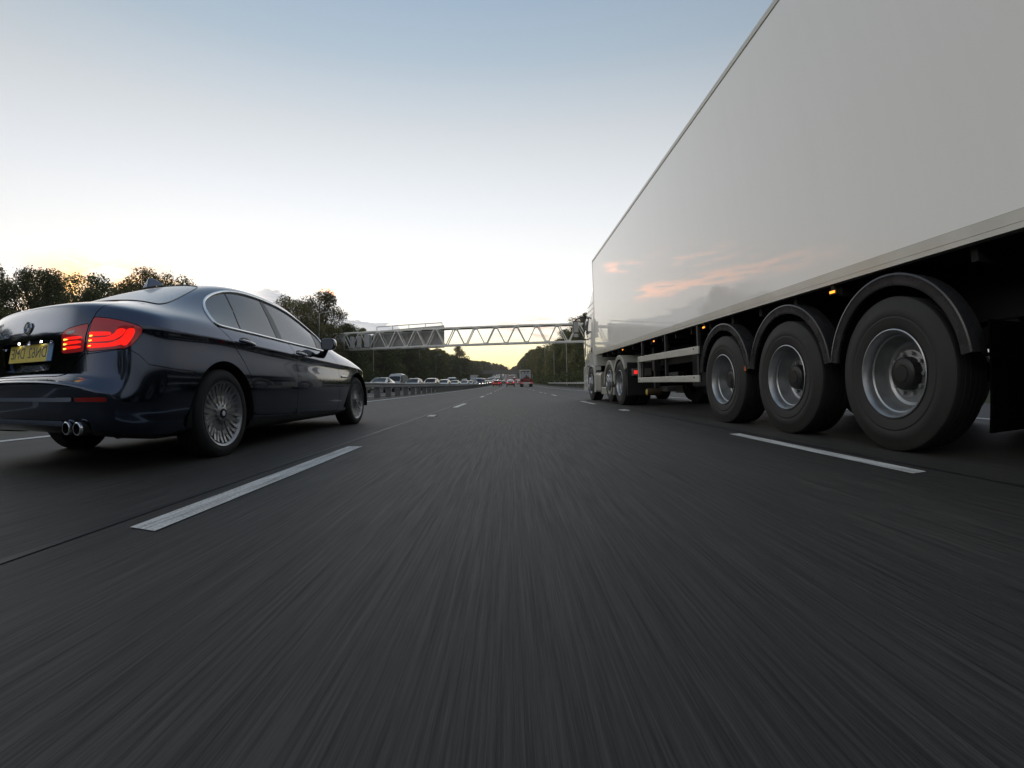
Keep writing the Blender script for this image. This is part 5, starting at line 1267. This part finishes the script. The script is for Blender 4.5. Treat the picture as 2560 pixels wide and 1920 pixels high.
def flatbed():
    y = 86; root = empty('flatbed_lorry', (3.3, y, ground_z(y)), 0, 'red flatbed lorry with a tall white headboard frame, seen from behind', 'lorry')
    red = mat('lorry_red', (.26, .055, .04), .45, vary=(2, .25, 4)); wf = mat('white_frame', (.75, .75, .74), .4); load = mat('dark_load', (.10, .05, .035), .7, vary=(1.5, .4, 5)); net = mat('machine_grey', (.42, .44, .46), .5)
    b = MB(); b.box(-1.22, 1.22, 0, 7.2, 1.02, 1.22); b.build('bed', red, root)
    t = MB(); t.box(-1.22, 1.22, -.06, 0, 1.0, 1.62); t.build('tailboard', red, root, bevel=.02)
    r = MB(); r.box(-1.2, 1.2, -.10, -.02, .60, .90); r.build('rear_bar', wf, root, bevel=.015)
    for s in (-1, 1):
        l = MB(); l.box(s * .98 - .2, s * .98 + .2, -.13, -.105, .66, .84); l.build('tail_light', mat('dull_tail', (.35, .03, .02), .35, emit=(1, .06, .04), strength=.35), root)
        d = MB(); d.box(s * .85 - .22, s * .85 + .22, -.085, -.065, 1.12, 1.42); d.build('tail_lamp_board', mat('dark_red_board', (.16, .01, .012), .5), root)
        for yy in (1.5, 2.7, 6.6):
            w = MB(); w.lathe([(0, 0), (.27, 0), (.47, .01), (.50, -.03), (.50, -.55 if yy < 5 else -.3), (0, -.55 if yy < 5 else -.3)], n=24); w.v = [(s * (1.18 + a), yy + b_, .5 + c_) for a, b_, c_ in w.v]; w.build('wheel', tyre_s, root, smooth=40)
        m = MB(); m.box(s * .9 - .3, s * .9 + .3, .5, .53, .25, .95); m.build('mudflap', plain_t, root)
        e = MB(); e.box(s * 1.2 - .03, s * 1.2 + .03, 1.8, 1.86, 1.2, 2.5); e.build('stake', wf, root)
    f = MB(); x0, x1, z1 = -1.26, .72, 3.2
    for x in (x0, x1): f.box(x - .07, x + .07, .5, .64, 1.2, z1)
    f.box(x0 - .07, x1 + .07, .5, .64, z1, z1 + .14); f.build('tall_frame', wf, root, bevel=.03)
    c = MB(); c.prism([(7.4, .6), (9.2, .6), (9.25, 1.8), (8.9, 2.7), (7.4, 2.75)], 0, -1.15, 1.15); c.build('cab', net, root, bevel=.06)
    q = MB(); q.prism([(-.9, 1.22), (.95, 1.22), (.8, 1.75), (.35, 2.05), (-.2, 2.0), (-.7, 1.7)], 1, 1.2, 5.5); lo = q.build('load', load, root, bevel=.05)
    p = MB(); p.box(-.95, -.35, 2.2, 2.3, 1.9, 3.0); p.build('load_panel', net, root); p = MB(); p.box(-.15, .20, 2.2, 2.3, 1.9, 3.05); p.build('load_panel', net, root); p = MB(); p.box(.30, .62, 2.25, 2.35, 1.9, 2.95); p.build('load_panel', net, root)
    k = MB(); k.tube([(.05, 1.9, 2.0), (.02, 1.9, 2.2), (.03, 1.9, 2.4)], [.2, .16, .05], 8); k.build('load_tip', plain_t, root)
    ch = MB(); ch.box(-.5, .5, .3, 8.8, .62, 1.02); ch.build('chassis', plain_t, root)
flatbed()
# ------------------------------------------------------------------ trees
bark = mat('bark', (.055, .042, .030), .9, vary=(6, .35, 5))
def leaf_mat(name, c1, c2):
    mt = bpy.data.materials.new(name); mt.use_nodes = True; nt = mt.node_tree; L = nt.links; b = nt.nodes['Principled BSDF']; b.inputs['Roughness'].default_value = .6; b.inputs['Specular IOR Level'].default_value = .3
    at = nt.nodes.new('ShaderNodeAttribute'); at.attribute_name = 'tone'; oi = nt.nodes.new('ShaderNodeObjectInfo')
    r = nt.nodes.new('ShaderNodeValToRGB'); r.color_ramp.elements[0].color = (*c1, 1); r.color_ramp.elements[1].color = (*c2, 1); L.new(at.outputs['Fac'], r.inputs[0])
    h = nt.nodes.new('ShaderNodeHueSaturation'); mr = nt.nodes.new('ShaderNodeMapRange'); mr.inputs[3].default_value = .485; mr.inputs[4].default_value = .515; L.new(oi.outputs['Random'], mr.inputs[0]); L.new(mr.outputs[0], h.inputs['Hue'])
    m2 = nt.nodes.new('ShaderNodeMapRange'); m2.inputs[3].default_value = .75; m2.inputs[4].default_value = 1.25; L.new(oi.outputs['Random'], m2.inputs[0]); L.new(m2.outputs[0], h.inputs['Value']); L.new(r.outputs[0], h.inputs['Color']); L.new(h.outputs[0], b.inputs['Base Color'])
    tr = nt.nodes.new('ShaderNodeBsdfTranslucent'); L.new(h.outputs[0], tr.inputs[0]); mx = nt.nodes.new('ShaderNodeMixShader'); mx.inputs[0].default_value = .35
    L.new(b.outputs[0], mx.inputs[1]); L.new(tr.outputs[0], mx.inputs[2]); L.new(mx.outputs[0], nt.nodes['Material Output'].inputs[0])
    return mt
leaf_d = leaf_mat('leaves_dark', (.052, .062, .024), (.110, .120, .042)); leaf_o = leaf_mat('leaves_oak', (.066, .064, .026), (.150, .128, .048)); leaf_l = leaf_mat('leaves_light', (.115, .112, .038), (.195, .180, .066))

def tree_meshes(seed, H, W, n_clump, n_leaf, leaf, lm, base=.12, ragged=.5, shape='round'):
    rs = np.random.RandomState(seed); tm = MB()
    pts = [(0, 0, -.5)]; x = y = 0
    for k in range(1, 7): x += rs.uniform(-.12, .12); y += rs.uniform(-.12, .12); pts.append((x, y, H * .82 * k / 6))
    tm.tube(pts, [W * .055 * (1 - .82 * k / 6) + .03 for k in range(7)], 8)
    cl = []
    for k in range(n_clump):
        t = (k + rs.uniform(0, 1)) / n_clump; z = base + (1 - base) * t
        if shape == 'round': prof = math.sin(math.pi * min(1, (z - base * .4) / (1.02 - base * .4)) ** .85) ** .7
        elif shape == 'cone': prof = (1.02 - z) ** .8 * 1.15
        else: prof = min(1, (1.03 - z) * 3.2) ** .6
        a = rs.uniform(0, 2 * math.pi) + k * 2.4; rr = W / 2 * prof * math.sqrt(rs.uniform(.18, 1))
        cr = W * rs.uniform(.11, .20) * (1 - .3 * z)
        cl.append((rr * math.cos(a), rr * math.sin(a), H * z - cr * .3, cr))
    for cx, cy, cz, cr in cl[::2]:
        z0 = max(.1 * H, cz - .25 * H - .2 * cr); k = min(6, max(0, z0 / (H * .82) * 6)); i = int(k); p0 = Vector(pts[min(i + 0, 6)])
        p0 = Vector((p0.x, p0.y, z0)); p1 = Vector((cx, cy, cz)); md = p0.lerp(p1, .55) + Vector((0, 0, -.05 * H))
        tm.tube([p0, md, p1], [W * .018, W * .011, .02], 6)
    V = []; T = []
    for cx, cy, cz, cr in cl:
        n = max(6, int(n_leaf / n_clump * (cr / (W * .155)) ** 1.6)); tone = rs.uniform(.1, .9)
        d = rs.normal(size=(n, 3)); d /= np.linalg.norm(d, axis=1)[:, None]; rad = cr * rs.uniform(.35, 1.0, n) ** .5 * (1 + ragged * (rs.rand(n) > .88) * rs.uniform(.1, .8, n))
        c = np.array((cx, cy, cz)) + d * rad[:, None] * np.array((1.1, 1.1, .85))
        u = rs.normal(size=(n, 3)); u -= (u * d).sum(1)[:, None] * d * .6; u /= np.linalg.norm(u, axis=1)[:, None]; w = np.cross(d + rs.normal(size=(n, 3)) * .45, u); w /= np.linalg.norm(w, axis=1)[:, None]
        s = leaf * rs.uniform(.6, 1.35, n)[:, None]
        q = np.stack([c - u * s * .6, c + w * s * .42 - u * s * .05, c + u * s * .62, c - w * s * .42 + u * s * .05], 1)
        V.append(q.reshape(-1, 3)); T.append(np.clip(tone + rs.uniform(-.25, .25, n), 0, 1))
    V = np.vstack(V); T = np.concatenate(T); n = len(T)
    me = bpy.data.meshes.new('crown'); me.from_pydata(V.tolist(), [], np.arange(4 * n).reshape(-1, 4).tolist()); me.materials.append(lm)
    a = me.attributes.new('tone', 'FLOAT', 'FACE'); a.data.foreach_set('value', T.astype(np.float32))
    to = tm.build('trunk', bark, None, smooth=60); tmesh = to.data; bpy.data.objects.remove(to)
    return tmesh, me
NEAR = [tree_meshes(11, 9, 6.5, 110, 34000, .125, leaf_d, .02, .45, 'col'), tree_meshes(12, 9, 6.0, 100, 32000, .125, leaf_d, .02, .5, 'round'), tree_meshes(13, 9, 5.5, 100, 32000, .12, leaf_l, .02, .5, 'col')]
OAK = [tree_meshes(21, 14, 12, 110, 38000, .19, leaf_o, .10, .25, 'round'), tree_meshes(22, 14, 11, 100, 38000, .19, leaf_o, .10, .25, 'round')]
MID = [tree_meshes(31, 15, 10, 90, 26000, .215, leaf_d, .03, .4, 'round'), tree_meshes(32, 15, 9, 84, 24000, .215, leaf_d, .03, .4, 'col'), tree_meshes(33, 15, 9.5, 84, 24000, .215, leaf_l, .03, .4, 'round'), tree_meshes(34, 16, 7.0, 70, 22000, .21, leaf_d, .04, .5, 'cone')]
FAR = [tree_meshes(41, 16, 12, 50, 4500, .62, leaf_d, .02, .3, 'round'), tree_meshes(42, 16, 11, 46, 4200, .62, leaf_o, .02, .3, 'round')]
n_tree = 0
def tree(kind, x, y, h, label, group, rs, wide=1.0, name='tree'):
    tm, cm = kind; base_h = {id(k): q for k, q in [(id(a), 9) for a in NEAR] + [(id(a), 14) for a in OAK] + [(id(a), 15) for a in MID] + [(id(a), 16) for a in FAR]}.get(0, None)
    H0 = 9 if kind in NEAR else 14 if kind in OAK else 16 if kind in FAR or kind is MID[3] else 15
    s = h / H0; root = empty(name, (x, y, terr(x, y) - .05), rs.uniform(0, 6.28), label, 'tree', group); root.scale = (s * wide, s * wide, s)
    for nm, me in (('trunk', tm), ('crown', cm)):
        o = bpy.data.objects.new(nm, me); COL.objects.link(o); o.parent = root
rt = random.Random(3)
# left: the row close beyond the far carriageway, with gaps that let the glow through
GL = 'trees in the row beyond the far carriageway'
row = [(-25.6, 3.5, 5.6, 1.1), (-26.4, 8.5, 6.2, 1.0), (-25.8, 12.6, 6.3, 1.0), (-26.6, 16.6, 7.0, 1.0), (-26.2, 20.8, 6.6, .9), (-26.8, 25.6, 8.8, 1.0), (-26.6, 29.2, 9.2, .9), (-26.6, 33.0, 8.2, .9), (-26.2, 37.5, 6.6, 1.1), (-26.0, 42.0, 6.4, 1.1)]
for i, (x, y, h, w) in enumerate(row):
    tree(NEAR[i % 3], x, y, h, 'leafy dark green roadside tree in the row behind the blue car', GL, rt, w)
for i in range(11):
    tree(NEAR[(i + 1) % 3], -30.5 + rt.uniform(-1, 1), 1 + i * 4.6, 6.3 + rt.uniform(-.5, .5) + .055 * i * 4.6 * (1 if i < 7 else .4), 'leafy dark green roadside tree in the row behind the blue car', GL, rt, 1.25)
tree(OAK[0], -28.5, 53, 11.6, 'broad oak with orange-lit top, left of the pair behind the gantry', 'pair of tall oaks', rt, .92, 'oak_tree')
tree(OAK[1], -30.5, 67, 15.0, 'tall broad oak, right of the pair, standing beside a small cloud', 'pair of tall oaks', rt, .95, 'oak_tree')
GM = 'trees of the left-hand wood'
lab = 'dark green tree in the unbroken wood along the left side'
y = 47; k = 0
while y < 110:
    tree(MID[k % 3], -27.5 + rt.uniform(-1.2, 1.2), y, 8.6 + (y - 47) * .05 + rt.uniform(-.8, .6), lab, GM, rt, 1.15); y += rt.uniform(5.5, 7.5); k += 1
y = 84
while y < 235:
    tree(MID[k % 4], -31 + rt.uniform(-2, 2), y, 11.4 + (y - 84) * .022 + rt.uniform(-1.2, 1.2), lab, GM, rt, 1.1); y += rt.uniform(6, 9); k += 1
tree(OAK[1], -27.0, 231, 19.0, 'round-headed tree standing out above the left-hand wood', None, rt, .85)
y = 112
while y < 560:
    tree(MID[k % 3], -27 + rt.uniform(-1, 1.5), y, 12.4 + min(4.5, max(0, y - 200) * .017) + rt.uniform(-.8, .8), lab, GM, rt, 1.0); y += rt.uniform(8, 11); k += 1
# right-hand wood
GRT = 'trees of the right-hand wood'; lab = 'dark green tree in the unbroken wood along the right side'
for x, y, h, kd, nm in ((15.5, 96, 14.3, MID[1], 'tall dark tree beside the lorry cab mirror'), (15.6, 117, 14.2, MID[0], 'dark tree rising through the right end of the gantry')):
    tree(kd, x, y, h, nm, None, rt, .95)
tree(MID[2], 13.8, 134, 11.0, 'pale yellow-green tree in front of the right-hand wood', None, rt, .9)
y = 70; k = 0
while y < 560:
    hh = 12.8 if y < 92 else 12.0 if y < 128 else 12.2 + min(7.0, (y - 128) * .042)
    tree(MID[(k * 3 + (k // 2)) % 4], 15.2 + rt.uniform(-1.2, 1.5), y, hh + rt.uniform(-1.4, 1.2), lab, GRT, rt, 1.0); y += rt.uniform(5.5, 8); k += 1
y = 76
while y < 420:
    tree(MID[(k * 3 + (k // 2)) % 4], 21 + rt.uniform(-1.5, 2), y, 12.4 + rt.uniform(-1.2, 1.2), lab, GRT, rt, 1.15); y += rt.uniform(8, 12); k += 1
# the far wood beyond the bridge
lab = 'far tree of the hazy wood beyond the bridge'; GF = 'trees beyond the bridge'
for i in range(80):
    x = -120 + i * 2.6 + rt.uniform(-1.2, 1.2); yy = (650 if i % 2 else 690) + rt.uniform(-8, 40)
    dip = 6.0 * math.exp(-((x - 0) / 8.0) ** 2)
    tree(FAR[i % 2], x, yy, 14.0 + rt.uniform(-1.2, 1.2) + max(0, -x - 8) * .10 - dip, lab, GF, rt, 1.25)
# the same woods go on behind the camera, where the cars mirror them
for i in range(9):
    tree(MID[i % 3], -26.5 + rt.uniform(-1, 1), -6 - i * 8, 8.5 + rt.uniform(-1, 1), 'dark green tree of the left-hand wood, behind the camera', GM, rt, 1.2)
    tree(MID[(i + 1) % 3], 15.5 + rt.uniform(-1, 1), -6 - i * 8, 10 + rt.uniform(-1, 1), 'dark green tree of the right-hand wood, behind the camera', GRT, rt, 1.2)
for i in range(9):
    tree(NEAR[i % 3], -25.0 + rt.uniform(-.6, .6), -1.5 - i * 3.6, 9.0 + rt.uniform(-.8, .8), 'leafy roadside tree of the left-hand row, behind the camera', GM, rt, 1.2)
# scrub below the trees, one uncountable mass each side
def scrub(name, x0, x1, y0, y1, n, h, seed):
    rs = np.random.RandomState(seed); V = []; T = []
    for _ in range(n):
        cx, cy = rs.uniform(x0, x1), rs.uniform(y0, y1) ; cz = terr(cx, cy); hh = h * rs.uniform(.5, 1.2); m = 120
        p = np.stack([cx + rs.normal(0, .8, m), cy + rs.normal(0, .9, m), cz + hh * rs.rand(m) ** .8], 1); u = rs.normal(size=(m, 3)); u /= np.linalg.norm(u, axis=1)[:, None]; w = np.cross(u, rs.normal(size=(m, 3))); w /= np.linalg.norm(w, axis=1)[:, None]; s = (.06 + .0011 * max(cy, 0)) * rs.uniform(.7, 1.5, m)[:, None]
        V.append(np.stack([p - u * s, p + w * s * .6, p + u * s, p - w * s * .6], 1).reshape(-1, 3)); T.append(np.clip(rs.uniform(.1, .7) + rs.uniform(-.2, .2, m), 0, 1))
    V = np.vstack(V); T = np.concatenate(T); me = bpy.data.meshes.new(name); me.from_pydata(V.tolist(), [], np.arange(len(V)).reshape(-1, 4).tolist()); me.materials.append(leaf_d); a = me.attributes.new('tone', 'FLOAT', 'FACE'); a.data.foreach_set('value', T.astype(np.float32))
    o = bpy.data.objects.new(name, me); COL.objects.link(o); return o
tag(scrub('undergrowth', -25.5, -23.6, -5, 420, 1500, 2.6, 1), 'dark tangled undergrowth at the foot of the left-hand trees', 'undergrowth', kind='stuff')
tag(scrub('undergrowth', 11.6, 13.6, 30, 420, 1300, 2.4, 2), 'dark tangled undergrowth at the foot of the right-hand trees', 'undergrowth', kind='stuff')

# ------------------------------------------------------------------ evening air
hz = MB(); hz.box(-705, 705, -95, 2650, -3, 75)
hm = bpy.data.materials.new('evening_air'); hm.use_nodes = True; _n = hm.node_tree; _n.nodes.clear()
_v = _n.nodes.new('ShaderNodeVolumePrincipled'); _v.inputs['Color'].default_value = (.95, .90, .80, 1); _v.inputs['Density'].default_value = .00028; _v.inputs['Anisotropy'].default_value = .5
_o = _n.nodes.new('ShaderNodeOutputMaterial'); _n.links.new(_v.outputs[0], _o.inputs['Volume'])
tag(hz.build('haze', hm), 'thin evening haze over the motorway', 'haze', kind='stuff')
